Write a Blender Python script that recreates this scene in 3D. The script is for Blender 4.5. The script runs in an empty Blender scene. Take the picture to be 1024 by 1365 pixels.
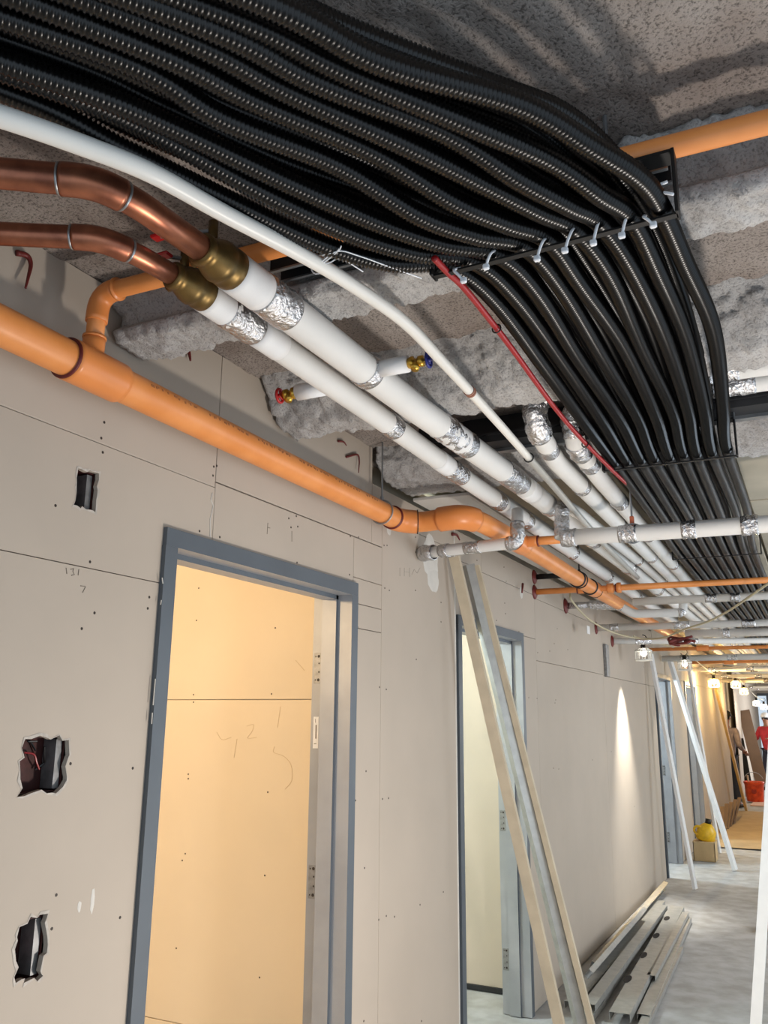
import bpy, bmesh, math, random
from mathutils import Vector, Matrix, noise
random.seed(7)
SC = bpy.context.scene
COL = SC.collection
R = math.radians

# ------------------------------------------------------------------ camera
H, FPX = 1.6, 1137.6
YAW, PITCH, ROLL = R(26.634), R(13.525), R(0.479)
fw = Vector((-math.sin(YAW)*math.cos(PITCH), math.cos(YAW)*math.cos(PITCH), math.sin(PITCH)))
rt = Vector((math.cos(YAW), math.sin(YAW), 0)); up = rt.cross(fw)
rt, up = rt*math.cos(ROLL)+up*math.sin(ROLL), up*math.cos(ROLL)-rt*math.sin(ROLL)
cd = bpy.data.cameras.new('camera'); cam = bpy.data.objects.new('camera', cd); COL.objects.link(cam)
cam.matrix_world = Matrix(((rt.x, up.x, -fw.x, 0), (rt.y, up.y, -fw.y, 0), (rt.z, up.z, -fw.z, H), (0, 0, 0, 1)))
cd.sensor_fit = 'VERTICAL'; cd.sensor_height = 36; cd.lens = 36*FPX/1365; cd.clip_start = .02
SC.camera = cam

# ------------------------------------------------------------------ world, lights, exposure
w = bpy.data.worlds.new('World'); SC.world = w; w.use_nodes = True
w.node_tree.nodes['Background'].inputs[0].default_value = (.74, .87, 1, 1)
w.node_tree.nodes['Background'].inputs[1].default_value = .85
def lamp(name, typ, loc, power, color, size=.05, aim=None, **kw):
    l = bpy.data.lights.new(name, typ); l.energy = power; l.color = color
    if typ == 'AREA':
        l.shape = 'RECTANGLE'; l.size = size; l.size_y = kw.pop('size_y', size)
    else: l.shadow_soft_size = size
    for k, v in kw.items(): setattr(l, k, v)
    o = bpy.data.objects.new(name, l); COL.objects.link(o); o.location = loc
    if aim is not None:
        o.rotation_euler = (Vector(aim)-Vector(loc)).to_track_quat('-Z', 'Y').to_euler()
    return o
# flood lamp standing on the floor just below the frame, aimed at the ceiling
lamp('work_light', 'POINT', (.06, 2.25, .78), 80, (1, .92, .84), .09)
# warm lamp of the first room, cool lamp of the second, lamps of the third and fourth
lamp('room_light', 'POINT', (-2.6, .95, 2.15), 84, (1, .70, .38), .06)
lamp('room_light', 'POINT', (-3.0, 3.9, 2.2), 120, (.78, .95, 1), .10)
lamp('room_light', 'POINT', (-2.9, 10.1, 2.0), 150, (.75, .9, 1), .10)
lamp('room_light', 'POINT', (-2.9, 12.8, 2.0), 100, (.75, .9, 1), .10)
lamp('room_light', 'POINT', (-2.6, 18.5, 2.2), 16, (1, .95, .85), .10)
# added fill lights before the closed right wall, brightening the corridor beyond
lamp('fill_light', 'AREA', (1.3, 4.6, 1.5), 26, (.72, .86, 1), 1.0, aim=(-.9, 5.0, 2.4), size_y=1.4)
lamp('fill_light', 'AREA', (1.3, 7.2, 1.5), 40, (.90, .95, 1), 1.2, aim=(-1.5, 7.6, 1.2), size_y=1.6)
lamp('fill_light', 'AREA', (1.3, 11.5, 1.4), 42, (.80, .92, 1), 1.2, aim=(-1.5, 11.2, .8), size_y=1.6)
lamp('fill_light', 'AREA', (1.3, 22.5, 1.5), 120, (.92, .96, 1), 1.6, aim=(-1.5, 22, 1.0), size_y=1.6)
SC.view_settings.view_transform = 'Standard'; SC.view_settings.look = 'None'
SC.view_settings.gamma = 1; SC.view_settings.exposure = 0.28; SC.view_settings.use_curve_mapping = False

# ------------------------------------------------------------------ materials
MATS = {}
def mat(name, col, rough=.6, metal=0., var=.0, vscale=6, col2=None, bump=0, bscale=60, bdist=.002, emit=None, estr=0, spec=None, kind='noise', detail=5):
    if name in MATS: return MATS[name]
    m = bpy.data.materials.new(name); m.use_nodes = True; nt = m.node_tree; N = nt.nodes; L = nt.links
    b = N['Principled BSDF']
    def lin(c): return tuple(((x/255)/12.92 if x/255 <= .04045 else ((x/255+.055)/1.055)**2.4) for x in c)+(1,)
    c1 = lin(col); b.inputs['Base Color'].default_value = c1
    b.inputs['Roughness'].default_value = rough; b.inputs['Metallic'].default_value = metal
    if spec is not None: b.inputs['Specular IOR Level'].default_value = spec
    tc = N.new('ShaderNodeTexCoord')
    if var or col2:
        n = N.new('ShaderNodeTexNoise'); n.inputs['Scale'].default_value = vscale; n.inputs['Detail'].default_value = detail
        L.new(tc.outputs['Object'], n.inputs['Vector'])
        r = N.new('ShaderNodeValToRGB'); c2 = lin(col2) if col2 else tuple(x*(1-var) for x in c1[:3])+(1,)
        r.color_ramp.elements[0].position = .36; r.color_ramp.elements[1].position = .64
        r.color_ramp.elements[0].color = c2; r.color_ramp.elements[1].color = c1
        L.new(n.outputs['Fac'], r.inputs['Fac']); L.new(r.outputs['Color'], b.inputs['Base Color'])
    if bump:
        if kind == 'noise':
            t = N.new('ShaderNodeTexNoise'); t.inputs['Detail'].default_value = 6; out = t.outputs['Fac']
        else:
            t = N.new('ShaderNodeTexVoronoi'); out = t.outputs['Distance']
        t.inputs['Scale'].default_value = bscale; L.new(tc.outputs['Object'], t.inputs['Vector'])
        bp = N.new('ShaderNodeBump'); bp.inputs['Strength'].default_value = bump; bp.inputs['Distance'].default_value = bdist
        L.new(out, bp.inputs['Height']); L.new(bp.outputs['Normal'], b.inputs['Normal'])
    if emit:
        b.inputs['Emission Color'].default_value = lin(emit); b.inputs['Emission Strength'].default_value = estr
    MATS[name] = m; return m
DRY = mat('gypsum_board', (184, 172, 158), .85, var=.06, vscale=2.2, bump=.15, bscale=220, bdist=.0006)
DRY2 = mat('gypsum_board_cream', (222, 208, 184), .85, var=.05, vscale=2, bump=.15, bscale=220, bdist=.0006)
PUTTY = mat('joint_compound', (212, 208, 200), .8, var=.1, vscale=14)
FRAMEL = mat('steel_primer_light', (156, 158, 162), .42, .15, var=.12, vscale=7, bump=.08, bscale=60, bdist=.0006)
FRAME = mat('steel_primer_blue_grey', (90, 98, 106), .5, .1, var=.12, vscale=5, bump=.08, bscale=90, bdist=.0005)
STEEL = mat('galvanised_steel', (168, 172, 176), .38, .85, var=.18, vscale=30)
STUDM = mat('dusty_galvanised_stud', (172, 172, 168), .5, .45, var=.15, vscale=20)
DARKST = mat('dark_steel', (52, 53, 56), .5, .5, var=.3, vscale=12)
BLACK = mat('black_plastic', (14, 14, 15), .38, 0, spec=.5)
def cable_mat():
    m = mat('black_corrugated_conduit', (8, 8, 9), .28, 0, var=.35, vscale=7, spec=.42)
    return m
CAB = cable_mat()
CABM = mat('black_conduit_matte', (26, 26, 27), .5, 0, var=.4, vscale=5, spec=.35)
BAR = mat('black_bar', (16, 16, 17), .5, .2)
ORANGE = mat('orange_plastic_pipe', (232, 150, 84), .42, 0, col2=(222, 138, 70), vscale=9, bump=.05, bscale=50)
ORANGE2 = mat('orange_fitting', (228, 140, 74), .36, 0, var=.06, vscale=9)
MAROON = mat('maroon_sealant', (112, 34, 30), .5, var=.3, vscale=40, bump=.3, bscale=90)
WHITE = mat('white_insulation_jacket', (220, 219, 216), .6, var=.05, vscale=5, bump=.12, bscale=12, bdist=.004)
WHITE2 = mat('white_paper_jacket', (228, 228, 228), .6, var=.04, vscale=20)
PEX = mat('white_plastic_tube', (226, 224, 218), .38, var=.03, vscale=5)
GREYC = mat('grey_conduit', (176, 174, 168), .45, .1, var=.1, vscale=8)
def foil_mat():
    m = mat('aluminium_foil_tape', (214, 214, 216), .27, 1., var=.10, vscale=30, bump=1., bscale=75, bdist=.010, kind='noise')
    return m
FOIL = foil_mat()
COPPER = mat('copper', (186, 122, 94), .36, .9, col2=(138, 88, 70), vscale=14, bump=.10, bscale=30)
BRASS = mat('bronze_valve', (128, 104, 62), .42, .85, col2=(96, 80, 50), vscale=16)
BRASS2 = mat('brass', (200, 160, 70), .28, .95)
REDP = mat('red_paint', (176, 22, 26), .4)
REDC = mat('red_conduit', (150, 26, 30), .35, spec=.5)
BLUEP = mat('blue_paint', (34, 44, 128), .4)
TIE = mat('white_nylon', (226, 230, 236), .4)
WOOD = mat('pale_timber', (200, 186, 162), .7, var=.12, vscale=12)
WOODY = mat('yellow_timber', (206, 170, 110), .7, var=.1, vscale=12)
SCREW = mat('screw_black', (46, 36, 30), .6)
PENCIL = mat('pencil', (128, 118, 106), .9)
CONC = mat('concrete_floor', (176, 177, 178), .75, col2=(154, 153, 151), vscale=7, bump=.5, bscale=22, bdist=.006, detail=15)
VOID = mat('dark_cavity', (26, 20, 18), .9)
BOXM = mat('rusty_box', (70, 30, 26), .6, .3, var=.5, vscale=30)
BOXG = mat('galvanised_box', (150, 150, 150), .5, .6, var=.3, vscale=40)
CARD = mat('cardboard', (206, 178, 134), .8, var=.08, vscale=10)
YEL = mat('yellow_plastic', (232, 184, 30), .4, var=.15, vscale=40)
BUCK = mat('orange_bucket', (226, 84, 34), .45, col2=(190, 60, 24), vscale=12)
PAPER = mat('brown_floor_paper', (176, 154, 118), .85, var=.14, vscale=3, bump=.4, bscale=5, bdist=.02)
BEIGEP = mat('beige_ceiling_panel', (184, 174, 154), .8, var=.15, vscale=4)
SOFF = mat('white_soffit_board', (206, 202, 196), .85, var=.05, vscale=4)
CORD = mat('beige_cord', (190, 180, 150), .6)
BROWNW = mat('brown_board', (120, 98, 82), .7, var=.1, vscale=8)

def spray_mat():                                    # sprayed fireproofing: warm grey with dark pits
    m = bpy.data.materials.new('sprayed_fireproofing'); m.use_nodes = True; nt = m.node_tree; N = nt.nodes; L = nt.links
    b = N['Principled BSDF']; b.inputs['Roughness'].default_value = .95; b.inputs['Specular IOR Level'].default_value = .15
    tc = N.new('ShaderNodeTexCoord')
    n1 = N.new('ShaderNodeTexNoise'); n1.inputs['Scale'].default_value = 3.5; n1.inputs['Detail'].default_value = 8
    r1 = N.new('ShaderNodeValToRGB'); e = r1.color_ramp.elements
    e[0].position = .35; e[0].color = (.250, .208, .184, 1); e[1].position = .66; e[1].color = (.37, .33, .30, 1)
    n2 = N.new('ShaderNodeTexNoise'); n2.inputs['Scale'].default_value = 150; n2.inputs['Detail'].default_value = 3; n2.inputs['Roughness'].default_value = .7
    r2 = N.new('ShaderNodeValToRGB'); e = r2.color_ramp.elements
    e[0].position = .36; e[0].color = (.28, .28, .28, 1); e[1].position = .50; e[1].color = (1, 1, 1, 1)
    mx = N.new('ShaderNodeMix'); mx.data_type = 'RGBA'; mx.blend_type = 'MULTIPLY'; mx.inputs['Factor'].default_value = .85
    for n in (n1, n2): L.new(tc.outputs['Object'], n.inputs['Vector'])
    L.new(n1.outputs['Fac'], r1.inputs['Fac']); L.new(n2.outputs['Fac'], r2.inputs['Fac'])
    L.new(r1.outputs['Color'], mx.inputs['A']); L.new(r2.outputs['Color'], mx.inputs['B'])
    L.new(mx.outputs['Result'], b.inputs['Base Color'])
    bp = N.new('ShaderNodeBump'); bp.inputs['Strength'].default_value = .8; bp.inputs['Distance'].default_value = .006
    L.new(n2.outputs['Fac'], bp.inputs['Height']); L.new(bp.outputs['Normal'], b.inputs['Normal'])
    return m
SPRAY = spray_mat()
def beam_mat():
    m = SPRAY.copy(); m.name = 'sprayed_beam_coat'
    for n in m.node_tree.nodes:
        if n.type == 'VALTORGB' and n.color_ramp.elements[0].color[0] < .26:
            n.color_ramp.elements[0].color = (.36, .345, .335, 1); n.color_ramp.elements[1].color = (.54, .53, .52, 1)
        if n.type == 'MIX': n.inputs['Factor'].default_value = .5
    return m
SPRAYB = beam_mat()

# ------------------------------------------------------------------ helpers
def px(x, y, ax, v):
    """world point seen at photo pixel (x, y) on the plane axis = v"""
    d = fw+rt*((x-512)/FPX)-up*((y-682.5)/FPX)
    C = Vector((0, 0, H)); t = (v-C[ax])/d[ax]
    return C+d*t
def tag(o, label=None, cat=None, group=None, kind=None):
    if label: o['label'] = label
    if cat: o['category'] = cat
    if group: o['group'] = group
    if kind: o['kind'] = kind
    return o
def empty(name, loc, label=None, cat=None, group=None, kind=None):
    o = bpy.data.objects.new(name, None); COL.objects.link(o); o.location = Vector(loc); o.empty_display_size = .05
    o['_w'] = list(o.location)
    return tag(o, label, cat, group, kind)
def mk(name, geo, m, parent=None, smooth=False, **t):
    vs, fs = geo
    vs = [Vector(v) for v in vs]
    n = len(vs)
    org = Vector((sum(v.x for v in vs)/n, sum(v.y for v in vs)/n, min(v.z for v in vs)))
    me = bpy.data.meshes.new(name); me.from_pydata([v-org for v in vs], [], fs); me.materials.append(m)
    if smooth: me.polygons.foreach_set('use_smooth', [True]*len(me.polygons))
    me.update()
    o = bpy.data.objects.new(name, me); COL.objects.link(o)
    o['_w'] = list(org)
    if parent is not None:
        o.parent = parent; o.location = org-Vector(parent['_w'])
    else: o.location = org
    tag(o, **t); return o
def join(*gs):
    V, F = [], []
    for v, f in gs:
        k = len(V); V += list(v); F += [tuple(i+k for i in q) for q in f]
    return V, F
def box(a, b):
    (x0, y0, z0), (x1, y1, z1) = a, b
    if x0 > x1: x0, x1 = x1, x0
    if y0 > y1: y0, y1 = y1, y0
    if z0 > z1: z0, z1 = z1, z0
    V = [(x, y, z) for z in (z0, z1) for y in (y0, y1) for x in (x0, x1)]
    return V, [(0, 2, 3, 1), (4, 5, 7, 6), (0, 1, 5, 4), (2, 6, 7, 3), (0, 4, 6, 2), (1, 3, 7, 5)]
def bbox_bev(a, b, r=.003):
    bm = bmesh.new(); v, f = box(a, b); vv = [bm.verts.new(p) for p in v]
    for q in f: bm.faces.new([vv[i] for i in q])
    bmesh.ops.bevel(bm, geom=bm.edges[:], offset=r, segments=1, affect='EDGES')
    bm.verts.index_update()
    g = ([tuple(p.co) for p in bm.verts], [tuple(p.index for p in q.verts) for q in bm.faces]); bm.free(); return g
def cat_rom(P, n=8):
    P = [Vector(p) for p in P]
    if len(P) < 3: return P
    Q = [P[0]*2-P[1]]+P+[P[-1]*2-P[-2]]; out = []
    for i in range(1, len(Q)-2):
        a, b, c, d = Q[i-1:i+3]
        for k in range(n):
            t = k/n
            out.append(.5*((2*b)+(c-a)*t+(2*a-5*b+4*c-d)*t*t+(3*b-a-3*c+d)*t**3))
    out.append(P[-1]); return out
def fillet(P, rad, n=6):
    P = [Vector(p) for p in P]; out = [P[0]]
    for i in range(1, len(P)-1):
        a, b, c = P[i-1:i+2]; u = (a-b); v = (c-b); r = min(rad, u.length*.45, v.length*.45)
        s, e = b+u.normalized()*r, b+v.normalized()*r
        for k in range(n+1):
            t = k/n; out.append(s*(1-t)**2+b*2*t*(1-t)+e*t*t)
    out.append(P[-1]); return out
def frames(P):
    T = []
    for i in range(len(P)):
        d = P[min(i+1, len(P)-1)]-P[max(i-1, 0)]; T.append(d.normalized())
    n = Vector((0, 0, 1)) if abs(T[0].z) < .9 else Vector((1, 0, 0))
    n = (n-T[0]*n.dot(T[0])).normalized(); out = []
    for t in T:
        n = (n-t*n.dot(t)); n.normalize(); out.append((n, t.cross(n)))
    return out
class _CS(dict):
    def __missing__(self, s):
        self[s] = [(math.cos(2*math.pi*k/s), math.sin(2*math.pi*k/s)) for k in range(s)]; return self[s]
CS = _CS()
def tube(P, r, s=16, caps=True):
    P = [Vector(p) for p in P]; fr = frames(P); V, F = [], []
    rr = r if isinstance(r, (list, tuple)) else [r]*len(P)
    for p, (a, b), q in zip(P, fr, rr):
        for c, d in CS[s]: V.append(p+a*(c*q)+b*(d*q))
    for i in range(len(P)-1):
        o = i*s
        for k in range(s): F.append((o+k, o+(k+1) % s, o+s+(k+1) % s, o+s+k))
    if caps: F.append(tuple(range(s-1, -1, -1))); o = (len(P)-1)*s; F.append(tuple(o+k for k in range(s)))
    return V, F
def resample(P, step):
    L = [0]
    for a, b in zip(P, P[1:]): L.append(L[-1]+(b-a).length)
    n = max(1, int(L[-1]/step)); out = []; j = 0
    for i in range(n+1):
        s = L[-1]*i/n
        while j < len(P)-2 and L[j+1] < s: j += 1
        d = L[j+1]-L[j] or 1; out.append(P[j].lerp(P[j+1], (s-L[j])/d))
    return out
def plen(P): return sum((b-a).length for a, b in zip(P, P[1:]))
def sub(P, s0, s1, step=.01):
    """points of path P between arc lengths s0 and s1"""
    L = [0]
    for a, b in zip(P, P[1:]): L.append(L[-1]+(b-a).length)
    s0 = max(0, s0); s1 = min(L[-1], s1)
    def at(s):
        for i in range(len(L)-1):
            if L[i+1] >= s: return P[i].lerp(P[i+1], (s-L[i])/max(1e-9, L[i+1]-L[i]))
        return P[-1].copy()
    n = max(2, int((s1-s0)/step)); return [at(s0+(s1-s0)*i/n) for i in range(n+1)]
def rings(c0, c1, prof, s=20, caps=True):
    """lathe along the axis c0->c1; prof = [(t, radius)] with t in metres"""
    c0, c1 = Vector(c0), Vector(c1); d = (c1-c0).normalized()
    return tube_prof(c0, d, prof, s, caps)
def tube_prof(c0, d, prof, s=20, caps=True):
    n = Vector((0, 0, 1)) if abs(d.z) < .9 else Vector((1, 0, 0)); a = (n-d*n.dot(d)).normalized(); b = d.cross(a); V, F = [], []
    for t, q in prof:
        for c, e in CS[s]: V.append(c0+d*t+a*(c*q)+b*(e*q))
    for i in range(len(prof)-1):
        o = i*s
        for k in range(s): F.append((o+k, o+(k+1) % s, o+s+(k+1) % s, o+s+k))
    if caps: F.append(tuple(range(s-1, -1, -1))); o = (len(prof)-1)*s; F.append(tuple(o+k for k in range(s)))
    return V, F
def torus(c, axis, R0, r, S=20, s=8, a0=0, a1=2*math.pi):
    axis = Vector(axis).normalized(); n = Vector((0, 0, 1)) if abs(axis.z) < .9 else Vector((1, 0, 0))
    a = (n-axis*n.dot(axis)).normalized(); b = axis.cross(a); c = Vector(c); closed = abs(a1-a0-2*math.pi) < 1e-6
    P = [c+(a*math.cos(a0+(a1-a0)*i/S)+b*math.sin(a0+(a1-a0)*i/S))*R0 for i in range(S+(0 if closed else 1))]
    if not closed: return tube(P, r, s)
    V, F = [], []
    for p in P:
        u = (p-c).normalized()
        for x, y in CS[s]: V.append(p+u*(x*r)+axis*(y*r))
    for i in range(S):
        o, q = i*s, ((i+1) % S)*s
        for k in range(s): F.append((o+k, o+(k+1) % s, q+(k+1) % s, q+k))
    return V, F
def foil_geo(P, r, amp=.0035, s=32, seed=0):
    """crumpled sleeve of foil round a path"""
    V, F = tube(P, r, s, caps=False); n = len(P)
    out = []
    for i, v in enumerate(V):
        c = P[i//s]; u = (v-c).normalized(); e = 0 if i//s in (0, n-1) else 1
        k = noise.noise(v*34+Vector((seed, 0, 0)))+.6*noise.noise(v*80)
        out.append(v+u*(amp*k*(e*.8+.2)))
    # rims turn inwards so the sleeve has a closed edge
    a = [P[0]+(v-P[0])*.9 for v in out[:s]]; b = [P[-1]+(v-P[-1])*.9 for v in out[-s:]]
    k = len(out); out += a+b
    for q in range(s):
        F.append((k+q, k+(q+1) % s, (q+1) % s, q)); F.append(((n-1)*s+q, (n-1)*s+(q+1) % s, k+s+(q+1) % s, k+s+q))
    return out, F

WX = -1.575                                         # face of the left wall
# ------------------------------------------------------------------ setting: floor, walls, ceiling
def grid(x0, x1, y0, y1, z, nx, ny, f):
    V = [(x0+(x1-x0)*i/nx, y0+(y1-y0)*j/ny, z+f(x0+(x1-x0)*i/nx, y0+(y1-y0)*j/ny)) for j in range(ny+1) for i in range(nx+1)]
    F = [(j*(nx+1)+i, j*(nx+1)+i+1, (j+1)*(nx+1)+i+1, (j+1)*(nx+1)+i) for j in range(ny) for i in range(nx)]
    return V, F
fl = lambda x, y: .004*noise.noise(Vector((x*1.5, y*1.5, 0)))
V, F = grid(-4.6, 1.6, -1.6, 28.4, -.004, 62, 200, fl)
k = len(V); V += [(-4.6, -1.6, -.12), (1.6, -1.6, -.12), (1.6, 28.4, -.12), (-4.6, 28.4, -.12)]; F.append((k, k+3, k+2, k+1))
mk('floor', (V, F), CONC, smooth=True, kind='structure', label='pale dusty concrete corridor floor')

ceil = empty('ceiling', (0, 1, 2.7), 'ceiling slab coated in brown-grey sprayed fireproofing with boards beyond', kind='structure')
def sl(x, y): 
    p = Vector((x, y, 0)); return -.010*noise.noise(p*5)-.007*noise.noise(p*17)-.004*noise.noise(p*45)
V, F = grid(-1.72, 2.2, -1.5, 3.5, 2.7, 300, 380, sl)
k = len(V); V += [(-1.72, -1.5, 2.82), (2.2, -1.5, 2.82), (2.2, 3.5, 2.82), (-1.72, 3.5, 2.82)]; F = [q[::-1] for q in F]+[(k, k+1, k+2, k+3)]
mk('sprayed_slab', (V, F), SPRAY, ceil, smooth=True)
mk('upper_slab', box((-4.6, 3.5, 2.72), (1.6, 28.4, 2.82)), BEIGEP, ceil)
mk('upper_slab', box((-4.6, -1.5, 2.72), (-1.72, 3.5, 2.82)), SOFF, ceil)
yy = 3.52; i = 0
while yy < 14:                                      # boards of the lower ceiling beyond the third beam
    sx = px(1004, 690, 2, 2.655).x; xs = [-1.28, -.72, sx, .5, 1.48]
    for a, b in zip(xs, xs[1:]):
        mk('ceiling_panel', bbox_bev((a+.009, yy+.009, 2.655+random.uniform(0, .006)), (b-.006, yy+.95, 2.70), .004), BEIGEP, ceil)
    yy += .956
for a, b in ((3.40, 4.38), (4.384, 5.42), (5.424, 7.2), (7.204, 9.7)):
    mk('soffit_board', bbox_bev((-1.56, a, 2.55), (-1.30, b, 2.565), .002), SOFF, ceil)
mk('soffit_edge', box((-1.30, 3.40, 2.55), (-1.288, 9.7, 2.69)), SOFF, ceil)

def beam(prof, x0, x1, name='sprayed_beam', lump=.016, seed=0, m=SPRAYB):
    """sprayed steel beam across the corridor; prof = closed (y, z) loop sampled densely, lumpy surface"""
    pts = []
    for (a, b), (c, d) in zip(prof, prof[1:]+prof[:1]):
        n = max(2, int(math.hypot(c-a, d-b)/.009))
        for i in range(n): pts.append((a+(c-a)*i/n, b+(d-b)*i/n))
    m2 = int((x1-x0)/.009); V = []; s = len(pts)
    cy = sum(p[0] for p in pts)/s; cz = sum(p[1] for p in pts)/s
    for j in range(m2+1):
        x = x0+(x1-x0)*j/m2
        for y, z in pts:
            p = Vector((x, y+seed, z)); u = Vector((0, y-cy, z-cz)).normalized()
            k = lump*(.25*noise.noise(p*6)+.9*abs(noise.noise(p*19))-.25+.65*abs(noise.noise(p*43))+.3*noise.noise(p*90))
            V.append(Vector((x, y, z))+u*k)
    F = [(j*s+k, (j+1)*s+k, (j+1)*s+(k+1) % s, j*s+(k+1) % s) for j in range(m2) for k in range(s)]
    F.append(tuple(range(s))); F.append(tuple(m2*s+k for k in range(s-1, -1, -1)))
    return mk(name, (V, F), m, ceil, smooth=True, label=None)
beam([(1.53, 2.73), (1.50, 2.685), (1.51, 2.65), (1.545, 2.625), (1.55, 2.60), (1.52, 2.575), (1.535, 2.548), (1.66, 2.548), (1.67, 2.58), (1.645, 2.61), (1.645, 2.73)], -1.56, 2.2, lump=.022)
beam([(2.16, 2.73), (2.22, 2.66), (2.27, 2.60), (2.31, 2.555), (2.42, 2.548), (2.44, 2.58), (2.42, 2.62), (2.42, 2.73)], -1.56, 2.2, seed=5, lump=.026)
beam([(3.04, 2.73), (3.04, 2.63), (3.10, 2.575), (3.20, 2.57), (3.38, 2.57), (3.40, 2.62), (3.40, 2.73)], -1.56, 2.2, seed=9, lump=.02)
# dark steel girder with pale flange between the second and third beam
mk('steel_girder', join(box((-1.3, 2.80, 2.60), (2.2, 2.99, 2.607)), box((-1.3, 2.89, 2.607), (2.2, 2.90, 2.70)), box((-1.3, 2.81, 2.575), (2.2, 2.815, 2.60))), DARKST, ceil)
mk('girder_flange', box((-1.3, 2.97, 2.588), (2.2, 3.0, 2.60)), STEEL, ceil)

# ------------------------------------------------------------------ left wall made of gypsum boards
wall = empty('wall_left', (WX, 8, 0), 'left corridor wall of unpainted gypsum boards with open seams and screws', kind='structure')
DOORS = [(1.784, 2.898), (3.997, 5.076), (9.83, 10.90), (12.10, 13.20)]
DH = 2.105
def screw(p, y, z):
    mk('screw', tube_prof(Vector((WX-.0004, y, z)), Vector((1, 0, 0)), [(0, .0042), (.0012, .0036), (.0014, .0012)], 6), SCREW, p)
def panel(y0, y1, z0, z1, holes=(), screws=(), name='drywall_panel', m=DRY, x=WX, th=.0125, par=None, gap=.0013, outer=None):
    y0 += gap; y1 -= gap; z0 += gap; z1 -= gap
    par = par or wall
    if not holes and not outer:
        o = mk(name, bbox_bev((x-th, y0, z0), (x, y1, z1), .0012), m, par)
    else:
        bm = bmesh.new()
        loops = [outer or [(y0, z0), (y1, z0), (y1, z1), (y0, z1)]]+[list(h) for h in holes]; E = []
        for lp in loops:
            vv = [bm.verts.new((x, a, b)) for a, b in lp]
            E += [bm.edges.new((vv[i], vv[(i+1) % len(vv)])) for i in range(len(vv))]
        bmesh.ops.triangle_fill(bm, use_beauty=True, edges=E, normal=(1, 0, 0))
        r = bmesh.ops.extrude_face_region(bm, geom=bm.faces[:])
        bmesh.ops.translate(bm, verts=[v for v in r['geom'] if isinstance(v, bmesh.types.BMVert)], vec=(-th, 0, 0))
        bmesh.ops.recalc_face_normals(bm, faces=bm.faces[:])
        bm.verts.index_update(); g = ([tuple(v.co) for v in bm.verts], [tuple(v.index for v in f.verts) for f in bm.faces]); bm.free()
        o = mk(name, g, m, par)
    for (sy, sz) in screws: screw(o, sy, sz)
    return o
def jag(y0, y1, z0, z1, n=7, a=.006, seed=1, skew=0):
    rr = random.Random(seed); P = []
    for i in range(n): P.append((y0+(y1-y0)*i/n+rr.uniform(-a, a), z0+rr.uniform(-a, a)))
    for i in range(n): P.append((y1+rr.uniform(-a, a), z0+(z1-z0)*i/n+rr.uniform(-a, a)))
    for i in range(n): P.append((y1-(y1-y0)*i/n+rr.uniform(-a, a), z1+rr.uniform(-a, a)))
    for i in range(n): P.append((y0+rr.uniform(-a, a), z1-(z1-z0)*i/n+rr.uniform(-a, a)))
    return [(y+skew*(z-z0), z) for y, z in P]
def S(*pp):                                         # screws at the photo's positions on the wall plane
    out = []
    for p in pp:
        q = px(p[0], p[1], 0, WX); out.append((q.y, q.z))
    return out
h1 = jag(1.462, 1.53, 2.095, 2.19, seed=3, a=.004); h2 = jag(1.385, 1.512, 1.432, 1.548, seed=4, a=.008); h3 = jag(1.425, 1.50, 1.045, 1.165, seed=5, a=.009)
panel(-.9, 2.0, 2.271, 2.70, screws=S((139, 563), (135, 584)))
panel(-.9, 2.0, 1.95, 2.271, holes=[h1], outer=[(-.899, 1.9513), (1.79, 1.9513), (1.79, 2.09), (1.9987, 2.09), (1.9987, 2.2697), (-.899, 2.2697)], screws=S((137, 603), (285, 622), (284, 634), (120, 749)))
panel(-.9, 1.79, 0, 1.95, holes=[h2, h3], screws=S((199, 796), (197, 811), (126, 817), (109, 838), (177, 1024), (160, 1223), (74, 674), (69, 1238), (94, 1018), (75, 1193)))
panel(1.79, 2.0, DH-.02, 1.95) if False else None
panel(2.0, 3.03, 2.291, 2.70, screws=S((289, 621), (395, 688), (385, 691), (478, 716), (467, 715)))
panel(2.0, 2.88, DH-.01, 2.289, screws=S((266, 708), (293, 716), (397, 702), (388, 703), (396, 750)))
panel(1.79, 2.0, DH-.01, 1.95+.0) if False else None
panel(2.88, 3.125, 2.13, 2.289, screws=S((466, 766)))
panel(2.88, 3.125, 2.03, 2.13, screws=S((475, 822)))
panel(2.88, 3.125, 1.935, 2.03, screws=S((477, 836)))
panel(2.88, 3.125, 0, 1.935, screws=S((506, 916), (488, 1028), (486, 1157), (505, 1226), (485, 1361), (474, 1067)))
panel(3.03, 3.125, 2.291, 2.545)
panel(3.125, 3.93, 2.42, 2.545, screws=S((554, 716)))
panel(3.125, 3.93, 0, 2.42, screws=S((512, 727), (516, 727), (513, 784), (519, 787), (554, 736), (554, 787), (588, 803), (555, 879), (588, 829), (515, 919), (510, 1065), (518, 1064), (515, 1221), (526, 1222), (560, 1206), (591, 1189), (562, 1361)))
XR = WX-.022                                        # wall beyond the corner bead stands a little further back
panel(3.94, 4.39, 2.39, 2.545, x=XR)
panel(3.94, 4.39, DH-.01, 2.39, x=XR, screws=S((636, 747)))
panel(4.39, 5.37, 2.38, 2.545, x=XR, screws=S((672, 756)))
panel(4.39, 5.37, DH-.01, 2.38, x=XR, screws=S((675, 775), (674, 818), (692, 842), (662, 827), (673, 804)))
panel(5.06, 5.37, 0, DH-.01, x=XR, screws=S((705, 930), (717, 870), (716, 931)))
panel(5.37, 7.28, 2.36, 2.545, x=XR)
panel(5.37, 7.28, 1.96, 2.36, x=XR, screws=S((733, 868), (739, 858), (757, 866), (743, 838)))
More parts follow.
